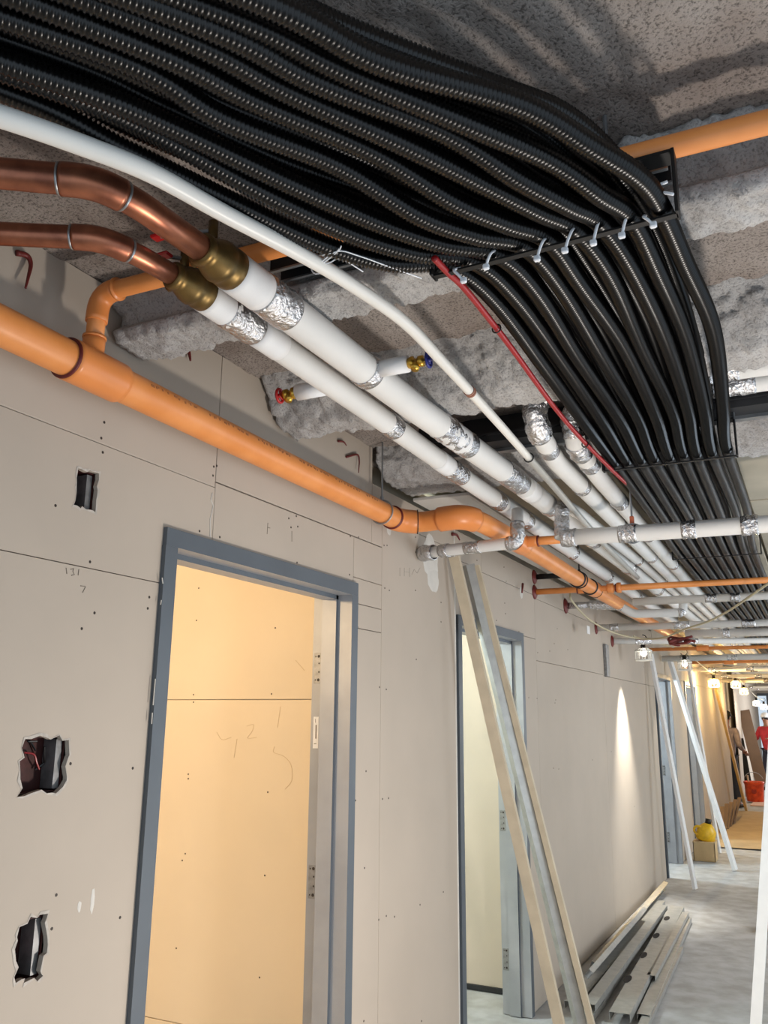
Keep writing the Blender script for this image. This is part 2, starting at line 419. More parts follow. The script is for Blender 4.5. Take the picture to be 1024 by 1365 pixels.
panel(5.37, 7.28, 0, 1.96, x=XR, screws=S((740, 937), (738, 1024), (745, 1025), (741, 933)))
panel(7.28, 9.78, 1.95, 2.545, x=XR, screws=S((858, 889)))
panel(7.28, 9.78, 0, 1.95, x=XR, screws=S((790, 1013), (815, 1002), (846, 1075)))
for a, b in ((9.80, 12.11), (12.11, 13.2), (13.2, 15.4), (15.4, 17.7)): panel(a, b, DH-.01, 2.66, x=XR)
for a, b in ((10.89, 12.11), (13.19, 15.4), (15.4, 17.7)): panel(a, b, 0, DH-.01, x=XR)
panel(19.5, 27.0, 0, 2.66, x=XR)
mk('corner_bead', bbox_bev((XR-.01, 3.927, 0), (WX+.002, 3.94, 2.545), .002), PUTTY, wall)
# rear board of the wall (room side) with the door openings, beyond the cavity
def rear(y0, y1, z0, z1): mk('rear_board', box((-1.735, y0, z0), (-1.70, y1, z1)), DRY2, wall)
ys = [-.9]+[v for d in DOORS for v in (d[0]+.03, d[1]-.03)]+[17.7]
for i in range(0, len(ys), 2): rear(ys[i], ys[i+1], 0, 2.70)
for d in DOORS: rear(d[0]+.03, d[1]-.03, DH-.03, 2.70)
rear(19.5, 27, 0, 2.7)
mk('wall_end_cap', box((-1.735, 17.68, 0), (XR, 17.70, 2.66)), DRY, wall)
mk('wall_stud', join(*[box((-1.70, y, 0), (-1.6, y+.04, 2.6)) for y in (1.22, 1.60)]), STUDM, wall)
# outlet boxes in the cut-outs, each with its own cavity
for nm, (a, b, c, d), lab in (('outlet_box', (1.462, 1.53, 2.095, 2.19), 'small recessed electrical box high on the left wall'), ('outlet_box', (1.385, 1.512, 1.432, 1.548), 'square recessed box stuffed with wires in a torn hole at mid height'), ('outlet_box', (1.425, 1.50, 1.045, 1.165), 'lowest recessed box in a ragged vertical hole of the left wall')):
    e = empty(nm, (WX-.02, (a+b)/2, c), lab, 'electrical box')
    t = .002; xb, xf = WX-.062, WX-.014; sp = .012
    mk('box_shell', join(box((xb, a, c), (xb+t, b, d)), box((xb, a-t, c), (xf, a, d)), box((xb, b, c), (xf, b+t, d)), box((xb, a, c-t), (xf, b, c)), box((xb, a, d), (xf, b, d+t))), BOXM, e)
    mk('lit_inner_side', box((xb+.004, b-sp*1.6, c+.003), (xf-.004, b-.002, d-.003)), BOXG, e)  # paler slab: light on the box's right inner side, put into its colour
    rr = random.Random(int(a*1000))
    for k in range(4 if d-c < .1 or b-a > .1 else 2):
        p0 = Vector((xb+.01, rr.uniform(a+.015, b-.03), rr.uniform(c+.02, d-.02))); P = [p0]
        for q in range(3): P.append(P[-1]+Vector((rr.uniform(-.004, .012), rr.uniform(-.022, .022), rr.uniform(-.025, .025))))
        P = [Vector((p.x, min(max(p.y, a+.008), b-.022), min(max(p.z, c+.008), d-.008))) for p in P]
        mk('wire', tube(cat_rom(P, 5), .0022, 6), REDC if k % 2 == 0 else BLACK, e)
for hi, hl in enumerate((h1, h2, h3)):
    n = len(hl); cy = sum(p[0] for p in hl)/n; cz = sum(p[1] for p in hl)/n; rr = random.Random(hi+20); V = []
    for (a, b) in hl: V.append((WX+.0006, a, b))
    for (a, b) in hl:
        d = math.hypot(a-cy, b-cz); k = (d+rr.uniform(.001, .009))/d; V.append((WX+.0009, cy+(a-cy)*k, cz+(b-cz)*k))
    mk('torn_paper_rim', (V, [(i, (i+1) % n, n+(i+1) % n, n+i) for i in range(n)]), mat('torn_paper', (196, 188, 178), .9, var=.25, vscale=60), wall)
# torn mud at hole edges, putty patches and pencil marks
def patch(cy, cz, ry, rz, name='putty_patch', m=PUTTY, x=WX, seed=0, n=22):
    V = [Vector((x+.0022, cy, cz))]
    for i in range(n):
        a = 2*math.pi*i/n; k = 1+.25*noise.noise(Vector((math.cos(a)*1.7+seed, math.sin(a)*1.7, seed)))
        V.append(Vector((x+.0003, cy+ry*k*math.cos(a), cz+rz*k*math.sin(a))))
    mk(name, (V, [(0, 1+i, 1+(i+1) % n) for i in range(n)]), m, wall, smooth=True)
qp = px(574, 742, 0, WX); patch(qp.y, qp.z, .10, .10, seed=2.3); patch(qp.y+.03, qp.z-.10, .07, .06, seed=4.2); patch(3.19, 2.375, .02, .02, seed=6)
patch(1.63, 1.175, .006, .028, seed=8); patch(1.59, 1.17, .006, .012, seed=3); patch(5.1, 2.36, .03, .035, x=XR, seed=4)
def marks(lines, x=WX, par=None, name='pencil_mark', m=PENCIL, t=.0011):
    gs = []
    for pts in lines:
        P = []
        for p in pts:
            q = px(p[0], p[1], 0, x); P.append(Vector((x+.0005, q.y, q.z)))
        gs.append(tube(P, t, 5))
    mk(name, join(*gs), m, par or wall)
marks([[(88, 757), (89, 765)], [(94, 759), (98, 758), (97, 762), (99, 766), (95, 767)], [(105, 759), (104, 767)], [(107, 781), (114, 782), (110, 790)]])
marks([[(357, 697), (356, 712)], [(357, 703), (360, 704)], [(389, 708), (389, 722)]])
marks([[(283, 657), (281, 666), (284, 674), (282, 684), (280, 692), (280, 716)]], m=PUTTY, t=.0022, name='torn_seam_edge')
# pencil lettering 1H1H and scribble right of the first door
marks([[(533, 757), (533, 768)], [(539, 757), (539, 768)], [(539, 762), (546, 763)], [(546, 757), (546, 769)], [(549, 766), (552, 759), (556, 764), (560, 757)]], t=.0009, m=mat('faint_pencil', (158, 150, 140), .9))

# ------------------------------------------------------------------ door frames
def door_frame(n, y0, y1, label, x=WX, htop=DH, hinges=True, sticker=False, lean=(0, 0)):
    e = empty('door_%d' % n, (x-.08, (y0+y1)/2, 0), label, kind='structure')
    f = .05; xo = x+.014                            # face width, face stands proud of the board
    def jamb(s):                                    # profile (x, dy) from the outer edge; s = +1 left jamb, -1 right jamb
        yb = y0 if s > 0 else y1
        pr = [(x+.001, 0), (xo, 0), (xo, f), (xo-.060, f), (xo-.060, f+.016), (xo-.122, f+.016), (xo-.122, f), (xo-.168, f), (xo-.168, .012), (xo-.15, .012)]
        V, F = [], []
        for z in (0, htop-f-.0003): V += [(a, yb+s*d+(lean[0 if s > 0 else 1]*(1-z/htop)), z) for a, d in pr]
        k = len(pr)
        for i in range(k-1): F.append((i, i+1, i+1+k, i+k) if s < 0 else (i, i+k, i+1+k, i+1))
        return V, F
    def solid(s):
        V, F = jamb(s); k = len(V)//2; F.append(tuple(range(k))); F.append(tuple(range(2*k-1, k-1, -1))); F.append((0, k-1, 2*k-1, k)); return V, F
    def two(o):
        o.data.materials.append(FRAMEL)
        for i in (2, 4, 6): o.data.polygons[i].material_index = 1
    two(mk('jamb', solid(1), FRAME, e)); rj = mk('jamb', solid(-1), FRAME, e); two(rj)
    pr = [(x+.001, 0), (xo, 0), (xo, f), (xo-.060, f), (xo-.060, f+.016), (xo-.122, f+.016), (xo-.122, f), (xo-.168, f), (xo-.168, .012), (xo-.15, .012)]
    V = [(a, y, htop-d) for y in (y0+.001, y1-.001) for a, d in pr]; k = len(pr)
    F = [(i, i+1, i+1+k, i+k) for i in range(k-1)]+[tuple(range(k-1, -1, -1)), tuple(range(k, 2*k)), (k-1, 0, k, 2*k-1)]
    two(mk('head', (V, F), FRAME, e))
    if hinges:
        for z in (1.78, 1.02, .28):
            yh = y1-f; xh = xo-.144
            hh = [mk('hinge_plate', bbox_bev((xh-.017, yh-.0025, z-.057), (xh+.017, yh-.0002, z+.057), .0008), BOXG, e, label='grey steel hinge plate')]
            mk('screw_hole', join(*[tube_prof(Vector((xh+dx, yh-.0026, z+dz)), Vector((0, -1, 0)), [(0, r), (.0004, r*.9)], 8) for dx, dz, r in ((.004, .045, .006), (-.009, .044, .003), (.006, .018, .0035), (.006, -.014, .0035), (.004, -.044, .006), (-.009, -.044, .003))]), SCREW, hh[0])
    if sticker:
        yh = y1-f; xh = xo-.146
        st = mk('label_sticker', box((xh-.011, yh-.0012, 1.485), (xh+.011, yh-.0002, 1.60)), WHITE2, e, label='white sticker on the jamb')
        mk('print', join(box((xh-.001, yh-.0018, 1.52), (xh+.004, yh-.0013, 1.57)), box((xh-.006, yh-.0018, 1.50), (xh+.004, yh-.0013, 1.503)), box((xh-.003, yh-.0018, 1.578), (xh-.001, yh-.0013, 1.592))), PENCIL, st)
    return e
d1 = door_frame(1, *DOORS[0], 'nearest blue-grey steel door frame opening into the warm lit room', sticker=True, lean=(-.017, -.004))
d2 = door_frame(2, *DOORS[1], 'second steel door frame behind the two leaning lengths of stud', x=XR)
d3 = door_frame(3, *DOORS[2], 'third steel door frame beyond the pile of metal studs', x=XR)
d4 = door_frame(4, *DOORS[3], 'fourth steel door frame behind the yellow jug', x=XR, hinges=False)
# white scrapes on the first frame's left edge
marks([[(207, 905), (204, 940)], [(203, 950), (202, 965)], [(216, 770), (217, 778)], [(215, 800), (214, 806)]], x=WX+.0145, par=d1, name='paint_scrape', m=PUTTY, t=.0016)
tb = px(661, 840, 0, XR+.02)
mk('paint_blob', tube_prof(Vector((XR+.014, tb.y, tb.z)), Vector((1, 0, 0)), [(0, .02), (.004, .017), (.006, .008)], 12), PUTTY, d2)

# ------------------------------------------------------------------ rooms behind the doors
def room(y, xa, seams, name, lab, m=DRY2):
    e = empty(name, (-2.8, y, 0), lab, kind='structure')
    zs = [0]+seams+[2.7]
    for a, b in zip(zs, zs[1:]):
        p = mk('drywall_panel', bbox_bev((xa, y, a+.0015), (-1.745, y+.012, b-.0015), .001), m, e)
        if y < 4:
            for (sx, sz) in [(px(q[0], q[1], 1, y).x, px(q[0], q[1], 1, y).z) for q in ((262, 827), (367, 837), (258, 926), (258, 936), (362, 925), (251, 1032), (251, 1038), (357, 1056), (247, 1138), (243, 1147), (235, 1264), (353, 1167), (346, 1303), (265, 784), (202, 1188))]:
                if a < sz < b: mk('screw', tube_prof(Vector((sx, y+.0004, sz)), Vector((0, -1, 0)), [(0, .0042), (.0012, .0034)], 6), SCREW, p)
    mk('rear_board', box((xa, y+.0125, 0), (-1.74, y+.09, 2.7)), m, e)
    return e
rm = room(3.04, -4.5, [.400, 1.668], 'wall_room_1', 'cream gypsum partition seen through the nearest door')
def pmarks(lines, y, par, t=.0012):
    gs = []
    for pts in lines:
        gs.append(tube(cat_rom([px(p[0], p[1], 1, y-.0006) for p in pts], 5), t, 5))
    mk('pencil_mark', join(*gs), mat('pencil_faint', (206, 188, 158), .9), par)
pmarks([[(394, 880), (406, 894)], [(366, 995), (365, 1003), (378, 1008), (388, 1020), (389, 1040), (380, 1052)], [(289, 976), (296, 986), (308, 983)], [(316, 985), (312, 1010)], [(329, 968), (338, 966), (336, 975), (330, 984), (342, 983)], [(374, 942), (370, 970)]], 3.04, rm)
room(5.36, -4.5, [], 'wall_room_2', 'pale partition seen through the second door', m=DRY)
room(11.6, -4.5, [], 'wall_room_3', 'partition seen through the third door', m=DRY)
room(13.9, -4.5, [], 'wall_room_4', 'partition seen through the fourth door', m=DRY)
room(19.5, -4.5, [], 'wall_room_5', 'wall of the side opening beyond the yellow lit wall', m=DRY)
mk('baseboard_room', box((-4.5, 5.345, 0), (-1.75, 5.359, .03)), DARKST, kind='structure', label='dark base track at the foot of the second room wall')
mk('wall_rooms_back', box((-4.6, -1.5, 0), (-4.5, 27, 2.72)), DRY2, kind='structure', label='back wall of the side rooms')
mk('wall_right', box((1.5, 3.2, 0), (1.6, 28.4, 2.72)), DRY, kind='structure', label='right corridor wall of gypsum board, out of the frame')
# end wall with the daylight window
mk('wall_end', join(box((-4.5, 27, 0), (-1.95, 27.1, 2.72)), box((-1.95, 27, 2.35), (1.5, 27.1, 2.72)), box((-1.95, 27, 0), (1.5, 27.1, .12)), box((-.7, 27, .12), (1.5, 27.1, 2.35))), DRY, kind='structure', label='end wall of the corridor around the bright window')
wn = empty('window_1', (-1.3, 27, .12), 'bright window at the far end of the corridor', kind='structure')
mk('window_frame', join(box((-1.95, 26.97, .12), (-1.88, 27.1, 2.35)), box((-.77, 26.97, .12), (-.7, 27.1, 2.35)), box((-1.88, 26.97, .12), (-.77, 27.1, .19)), box((-1.88, 26.97, 2.28), (-.77, 27.1, 2.35)), box((-1.36, 26.97, .19), (-1.31, 27.1, 2.28))), FRAME, wn)
GL = bpy.data.materials.new('window_glass'); GL.use_nodes = True
g_ = GL.node_tree.nodes['Principled BSDF']; g_.inputs['Transmission Weight'].default_value = 1; g_.inputs['Roughness'].default_value = .02; g_.inputs['IOR'].default_value = 1.02
for a, b in ((-1.88, -1.36), (-1.31, -.77)): mk('window_pane', box((a, 27.03, .19), (b, 27.036, 2.28)), GL, wn)

# ------------------------------------------------------------------ black conduits on their trays
Lpts = [(-1.55, .05), (-1.22, .36), (-.968, .70), (-.902, .868), (-.832, 1.065), (-.752, 1.246), (-.672, 1.355), (-.578, 1.44), (-.548, 1.60), (-.545, 1.97), (-.548, 2.47), (-.568, 2.94), (-.59, 3.8), (-.612, 4.8), (-.62, 6.6), (-.62, 8.6), (-.62, 15)]
Rpts = [(-.95, .12), (-.74, .45), (-.53, .735), (-.45, .88), (-.31, 1.06), (-.235, 1.19), (-.185, 1.30), (-.168, 1.41), (-.152, 1.60), (-.145, 1.97), (-.165, 2.47), (-.20, 2.94), (-.215, 3.8), (-.235, 4.8), (-.24, 6.6), (-.24, 8.6), (-.24, 15)]
def conduit(t, dz, seed, r=.0185, off=0):
    rr = random.Random(seed); P = []; drift = rr.uniform(-.035, .035) if 0 < t < 1 else 0
    for i, (a, b) in enumerate(zip(Lpts, Rpts)):
        tt = t+off*(1 if i < 6 else .35 if i < 8 else .12)
        y = a[1]*(1-tt)+b[1]*tt; x = a[0]*(1-tt)+b[0]*tt
        tray = i in (7, 11, 13, 14, 15, 16)
        wob = .003 if tray else .008
        if i < 7: x += drift*(7-i)/7.0; wob = .004
        sag = 0 if tray else (-.014 if dz < .02 else .002)
        if i == 12: sag -= .012; x += .012
        z = 2.474+dz+sag+rr.uniform(0, .006)+(0 if tray or i < 5 else rr.uniform(0, .012))
        if i < 5: z = 2.474+dz*(1-.12*(5-i))+rr.uniform(-.008, .012)
        P.append((x+rr.uniform(-wob, wob), y, z))
    P = cat_rom(P, 8)
    near = [p for p in P if p.y < 3.0]; far = [p for p in P if p.y >= near[-1].y-1e-6]
    Q = resample(near, .0026); s = 12
    rad = [r*1.03 if i % 3 == 0 else r*.87 for i in range(len(Q))]
    g1 = tube(Q, rad, s, caps=True); far = [near[-1]]+far[1:]
    return g1, tube(far, r*.97, 10, caps=True)
ncab = 9; idx = 0
WORDS = ['outermost', 'second', 'third', 'fourth', 'fifth', 'sixth', 'seventh', 'eighth', 'ninth']
for k in range(9):
    g1, g2 = conduit(k/8, 0, 100+k)
    lab = ('%s black corrugated conduit of the lower layer, counted from the side with the red conduit' % WORDS[k]) if k else 'outermost black corrugated conduit of the lower layer, running beside the red conduit'
    if k == 8: lab = 'black corrugated conduit at the right edge of the lower layer, tied to the tray end'
    e = mk('black_conduit', g1, CAB, smooth=True, label=lab, cat='conduit', group='black conduits on the trays')
    mk('smooth_length', g2, CABM, e, smooth=True)
for layer, ks, dz in ((0, 8, .038), (1, 8, .074)):
    for k in range(ks):
        g1, g2 = conduit(k/8.0, dz, 200+layer*40+k, off=.058 if layer == 0 else .02)
        e = mk('black_conduit', g1, CAB, smooth=True, label='black corrugated conduit in the %s layer of the bundle, %s from the red conduit side' % (('middle', 'upper')[layer], WORDS[k].replace('outermost', 'first')), cat='conduit', group='black conduits on the trays')
        mk('smooth_length', g2, CABM, e, smooth=True)
# trays: bar, two uprights and two hanger rods each
def tray(y, xl, xr, z=2.447, yr=None, lab='', ties=0):
    yr = y if yr is None else yr
    e = empty('cable_tray', ((xl+xr)/2, y, z), lab, 'cable tray', 'trays under the black conduits')
    def yy(x): return y+(yr-y)*(x-xl)/(xr-xl)
    V = []
    for x in (xl-.012, xr+.012):
        for a, b in ((-.007, 0), (.007, 0), (.007, .004), (-.007, .004)): V.append((x, yy(x)+a, z+b))
    mk('bar', (V, [(0, 1, 2, 3), (7, 6, 5, 4), (0, 4, 5, 1), (1, 5, 6, 2), (2, 6, 7, 3), (3, 7, 4, 0)]), BAR, e)
    for x in (xl-.012, xr+.012):
        mk('upright', bbox_bev((x-.003, yy(x)-.016, z), (x+.003, yy(x)+.016, z+.125), .001), BAR, e)
        if y > 2: mk('hanger_rod', tube([(x, yy(x), z+.12), (x, yy(x), 2.70 if y < 3.4 else 2.66)], .004, 6), STEEL, e)
    mk('top_rail', box((xl-.012, y-.02, z+.125), (xr+.012, y+.02, z+.131)), BAR, e)
    return e
tray(1.415, -.592, -.150, lab='nearest cable tray bar with nine white zip ties', yr=1.40)
tray(2.93, -.592, -.178, lab='second cable tray bar, just before the pale crossing pipe')
tray(4.81, -.632, -.212, lab='third cable tray bar, just beyond the pale crossing pipe')
for i, y in enumerate((6.7, 8.5, 10.4)): tray(y, -.64, -.222, lab=('cable tray bar beyond the thin orange crossing pipe', 'fifth cable tray bar above the crossing grey pipes', 'farthest cable tray bar in view')[i])
# white zip ties on the nearest bar
for i, (ax, ay, bx, by) in enumerate([(605, 360, 618, 374), (656, 336, 648, 356), (725, 320, 716, 345), (764, 305, 753, 334), (799, 294, 791, 324), (837, 286, 829, 314), (858, 289, 871, 300), (864, 257, 890, 242), (864, 257, 898, 259)]):
    a = px(ax, ay, 1, 1.392); b = px(bx, by, 1, 1.394)
    if i >= 7: a = px(ax, ay, 1, 1.375); b = px(bx, by, 1, 1.36)
    e = empty('zip_tie', b, 'white zip tie %s' % ['at the left end of the nearest tray bar, by the red conduit', 'second from the left on the nearest tray bar', 'third from the left on the nearest tray bar', 'fourth from the left on the nearest tray bar', 'fifth from the left on the nearest tray bar', 'sixth from the left on the nearest tray bar', 'at the right end of the nearest tray bar', 'with its tail pointing up and right at the tray upright', 'with its tail pointing level right at the tray upright'][i], 'zip tie', 'zip ties on the nearest tray')
    st_ = mk('strap', tube(cat_rom([a+Vector((0, .03, .02)), a, a.lerp(b, .5)+Vector((0, -.004, 0)), b], 4), .0028, 6), TIE, e, smooth=True)
    if i < 7: mk('lock_head', bbox_bev(b-Vector((.006, .005, .005)), b+Vector((.006, .005, .006)), .002), TIE, st_)
# red conduit along the bundle
P = [px(a, b, 2, 2.452) for a, b in ((579, 344), (598, 364), (620, 385), (660, 435), (690, 475), (715, 510), (745, 550), (780, 590), (825, 635))]+[Vector((-.585, 3.5, 2.50))]
Q = resample(cat_rom(P, 8), .003)
rc = mk('red_conduit', tube(Q, [.0072 if i % 2 else .0063 for i in range(len(Q))], 10), REDC, smooth=True, label='thin red corrugated conduit tied along the left edge of the black bundle', cat='conduit')
for a, b in ((662, 438), (780, 592)):
    q = px(a, b, 2, 2.450); mk('black_tie', torus(q, (0, 1, 0), .010, .002, 12, 6), BLACK, rc)

# ------------------------------------------------------------------ pipes
def solid_pipe(name, P, r, m, label, cat, fits=(), group=None, s=20, fm=None, ringm=None, rings_at=()):
    """pipe with collars: fits = (arc0, arc1, extra radius) sleeves; rings_at = dark glued joints"""
    e = empty(name, P[0], label, cat, group)
    mk('pipe_length', tube(P, r, s), m, e, smooth=True)
    ff = [((a+b)/2, mk('fitting', tube_cap(sub(P, a, b, .012), r+d, s), fm or m, e, smooth=True)) for a, b, d in fits]
    for a in rings_at:
        q = sub(P, a-.003, a+.003); pa = min(ff, key=lambda t: abs(t[0]-a))[1]
        mk('glue_joint', tube(q, r+.0068, s), ringm or MAROON, pa, smooth=True)
    return e
def tube_cap(P, r, s=20):
    rr = [r]*len(P); P = [P[0]]+P+[P[-1]]; P[0] = P[1]+(P[1]-P[2])*.02; P[-1] = P[-2]+(P[-2]-P[-3])*.02
    return tube(P, [r*.96]+rr+[r*.96], s)
# main orange pipe (with its two tees and the offset)
mp = fillet([(-1.47, -.3, 2.4), (-1.475, 1.0, 2.4), (-1.503, 3.13, 2.4), (-1.44, 3.205, 2.4), (-1.245, 3.19, 2.405), (-1.20, 3.30, 2.40), (-1.19, 3.8, 2.40), (-1.215, 5.38, 2.4), (-1.235, 9.3, 2.4)], .055)
def arc_to(P, y, after=0):
    s = 0
    for a, b in zip(P, P[1:]):
        if s >= after and b.y >= y: return s+(b-a).length*(y-a.y)/max(1e-6, b.y-a.y)
        s += (b-a).length
    return s
s1, s2 = arc_to(mp, 1.31), arc_to(mp, 1.475)
se = arc_to(mp, 3.08)
t2 = arc_to(mp, 3.78); t3 = arc_to(mp, 5.36)
main = solid_pipe('orange_main_pipe', mp, .043, ORANGE, 'thick orange main pipe along the left wall, stepping right beyond the first door', 'pipe',
    fits=[(s1, s2, .0075), (se-.005, se+.13, .0065), (se+.235, se+.40, .0085), (t2-.07, t2+.07, .006), (t3-.07, t3+.07, .006)], fm=ORANGE2, rings_at=[s1-.002, se-.008, t2-.073], s=32)
for a in (se+.133, t3-.073, t3+.073, arc_to(mp, 4.95)):
    mk('clamp_ring', tube(sub(mp, a-.002, a+.002), .0515, 24), DARKST, main, smooth=True)
# lettering band: dark worn print on the pipe
gs = []; rr = random.Random(5)
for i in range(60):
    y = 1.55+i*.022+rr.uniform(0, .006)
    if i % 11 in (9, 10): continue
    xx = -1.475-(y-1.0)*.0131; a = R(-22)
    for j in range(rr.choice((1, 2))):
        aa = a+rr.uniform(-.05, .05); c = Vector((xx+.0433*math.cos(aa), y+j*.007, 2.4-.0433*math.sin(aa)*-1)); c.z = 2.4+.0433*math.sin(aa)*-1
        gs.append(box(c-Vector((.0006, .003, .004*rr.random()+.002)), c+Vector((.0006, .003, .003))))
mk('printed_lettering', join(*gs), mat('worn_print', (150, 92, 50), .7), main)
# riser from the tee and the branch crossing to the right under the slab
br = fillet([(-1.48, 1.385, 2.43), (-1.478, 1.388, 2.60), (.9, 1.45, 2.60)], .05)
solid_pipe('orange_branch_pipe', br, .0215, ORANGE, 'orange plastic branch pipe rising from the main and crossing right above the copper pipes', 'pipe',
    fits=[(.0, .05, .005), (.095, .205, .0048), (.83, .90, .003), (1.24, 1.30, .0018)], fm=ORANGE2, rings_at=[.053, .208], ringm=ORANGE2, s=24)
tp = solid_pipe('orange_stub_pipe', [Vector((-1.19, 3.78, 2.40)), Vector((-.955, 3.79, 2.40))], .020, ORANGE, 'short orange pipe from the main tee to the foil wrapped riser', 'pipe', fits=[(.03, .09, .006)], fm=ORANGE2, rings_at=[.094], ringm=MAROON)
oc = solid_pipe('orange_crossing_pipe', [Vector((-1.59, 5.37, 2.40)), Vector((-1.2, 5.39, 2.40)), Vector((1.2, 5.52, 2.405))], .019, ORANGE, 'thin orange pipe crossing the whole corridor below the insulated pipes', 'pipe', fits=[(.28, .33, .007), (.46, .50, .012), (.52, .545, .014)], fm=ORANGE2, rings_at=[.275, .513], ringm=MAROON)
# insulated pipes
def ins_pipe(name, P, r, foils, label, group=None, m=WHITE, seams=(), fs=24, name2='insulation_sleeve', cat='pipe'):
    e = empty(name, P[0], label, cat, group)
    near = [p for p in P]
    mk(name2, tube(P, r, 24), m, e, smooth=True)
    for i, f in enumerate(foils):
        a, b = f[0], f[1]; d = f[2] if len(f) > 2 else .002
        mk('foil_wrap', foil_geo(sub(P, a, b, .008), r+d, amp=.0045 if d < .004 else .008, s=32, seed=i+r*100), FOIL, e, smooth=True)
    for a in seams: mk('jacket_overlap', tube_cap(sub(P, a, a+.10, .02), r+.0018, 24), WHITE2, e, smooth=True)
    return e
A = [Vector(p) for p in [(-1.008, 1.292, 2.5), (-1.003, 1.50, 2.5), (-.998, 2.2, 2.5), (-.975, 3.0, 2.5), (-.965, 4.5, 2.5), (-.955, 7, 2.5), (-.95, 15, 2.5)]]
B = [Vector(p) for p in [(-1.128, 1.350, 2.5), (-1.126, 1.60, 2.5), (-1.132, 2.2, 2.5), (-1.146, 3.0, 2.5), (-1.152, 4.5, 2.5), (-1.16, 7, 2.5), (-1.17, 15, 2.5)]]
def A0(y): return y-1.292
def B0(y): return y-1.350
ins_pipe('insulated_pipe', A, .043, [(A0(1.395), A0(1.50), .003), (A0(1.86), A0(1.90), .0035), (A0(2.36), A0(2.52), .001), (A0(2.54), A0(2.60)), (A0(2.93), A0(3.14)), (A0(3.5), A0(3.56)), (A0(4.3), A0(4.36)), (A0(5.2), A0(5.28)), (A0(6.2), A0(6.28)), (A0(7.2), A0(7.28))],
    'thick white insulated pipe with the blue valve, right one of the nearest pair', 'insulated pipes along the ceiling', seams=[A0(1.292), A0(2.45), A0(3.2)])
ins_pipe('insulated_pipe', B, .0355, [(B0(1.43), B0(1.545), .003), (B0(2.27), B0(2.335)), (B0(2.80), B0(2.94)), (B0(3.32), B0(3.40)), (B0(3.72), B0(3.80)), (B0(4.6), B0(4.66)), (B0(5.5), B0(5.57)), (B0(6.5), B0(6.58))],
    'white insulated pipe with the red valve, left one of the nearest pair', 'insulated pipes along the ceiling', seams=[B0(1.35), B0(1.55), B0(2.7)])
Fp = [Vector(p) for p in [(-.905, 3.45, 2.315), (-.905, 3.52, 2.5), (-.90, 3.62, 2.505), (-.92, 4.5, 2.5), (-.90, 15, 2.5)]]
Fp = fillet([(-.895, 3.43, 2.33), (-.897, 3.47, 2.485), (-.885, 3.7, 2.495), (-.872, 5.2, 2.505), (-.868, 15, 2.505)], .05)
ins_pipe('insulated_pipe', Fp, .027, [(0, .20, .003), (.9, .96), (1.7, 1.76), (2.6, 2.66), (3.5, 3.56)], 'slim white insulated pipe starting at the foil wrapped riser', 'insulated pipes along the ceiling')
Cp = fillet([(-.15+2.2, 2.70, 2.63), (-.2, 2.60, 2.625), (-.73, 2.52, 2.62), (-.728, 2.545, 2.50), (-.765, 2.9, 2.50), (-.79, 5.9, 2.5), (-.80, 15, 2.5)], .06)
def near_idx(P, q):
    s = 0; best = (9, 0)
    for a, b in zip(P, P[1:]):
        d = (b-Vector(q)).length; s += (b-a).length
        if d < best[0]: best = (d, s)
    return best[1]
c = near_idx(Cp, (-.735, 2.55, 2.56))
ins_pipe('insulated_pipe', Cp, .034, [(c-.10, c+.085, .005), (c+.20, c+.27), (c+.75, c+.80), (c+1.5, c+1.56), (c+2.4, c+2.46), (c+3.4, c+3.46), (c-.585, c-.53), (c-.66, c-.60)], 'white insulated pipe whose foil wrapped elbow turns right above the black conduits, nearer one', 'insulated pipes along the ceiling')
Dp = fillet([(2.05, 2.84, 2.64), (-.2, 2.735, 2.625), (-.655, 2.70, 2.62), (-.655, 2.735, 2.50), (-.675, 3.2, 2.50), (-.715, 5.9, 2.5), (-.73, 15, 2.5)], .06)
c = near_idx(Dp, (-.655, 2.73, 2.56))
ins_pipe('insulated_pipe', Dp, .034, [(c-.09, c+.03, .004), (c+.06, c+.16, .004), (c+.24, c+.32), (c+.85, c+.92), (c+1.6, c+1.66), (c+2.5, c+2.56), (c-.62, c-.49)], 'white insulated pipe with a foil wrapped elbow, hugging the red conduit, farther of the two', 'insulated pipes along the ceiling')
# white plastic tube becoming grey conduit
pe = [px(a, b, 2, z) for a, b, z in ((-120, 118, 2.42), (0, 155, 2.42), (100, 190, 2.425), (200, 230, 2.43), (300, 285, 2.44), (400, 338, 2.45), (470, 380, 2.46), (540, 430, 2.48), (590, 482, 2.48), (625, 520, 2.48), (670, 570, 2.48), (705, 610, 2.48), (740, 650, 2.47), (800, 720, 2.452), (850, 770, 2.452))]+[Vector((-.93, 9, 2.452))]
pe = cat_rom(pe[:15], 8); 
k = min(range(len(pe)), key=lambda i: (pe[i]-px(705, 610, 2, 2.48)).length)
e = empty('white_plastic_tube', pe[0], 'long curved white plastic tube in front of the orange branch, becoming thin grey conduit', 'tube')
r0 = [.0165-.0035*i/k for i in range(k+1)]
mk('tube_length', tube(pe[:k+1], r0, 20), PEX, e, smooth=True); mk('grey_conduit', tube(pe[k:], .0135, 16), GREYC, e, smooth=True)
j = min(range(len(pe)), key=lambda i: (pe[i]-px(625, 520, 2, 2.48)).length)
for d in (0, .012): 
    q = pe[j]+(pe[j+1]-pe[j]).normalized()*d; mk('brown_band', tube([q, q+(pe[j+1]-pe[j]).normalized()*.007], .0162, 20), mat('brown_tape', (150, 100, 80), .5), e)
mk('clip', torus(pe[k], pe[k+1]-pe[k], .0165, .002, 16, 6), BLACK, e)
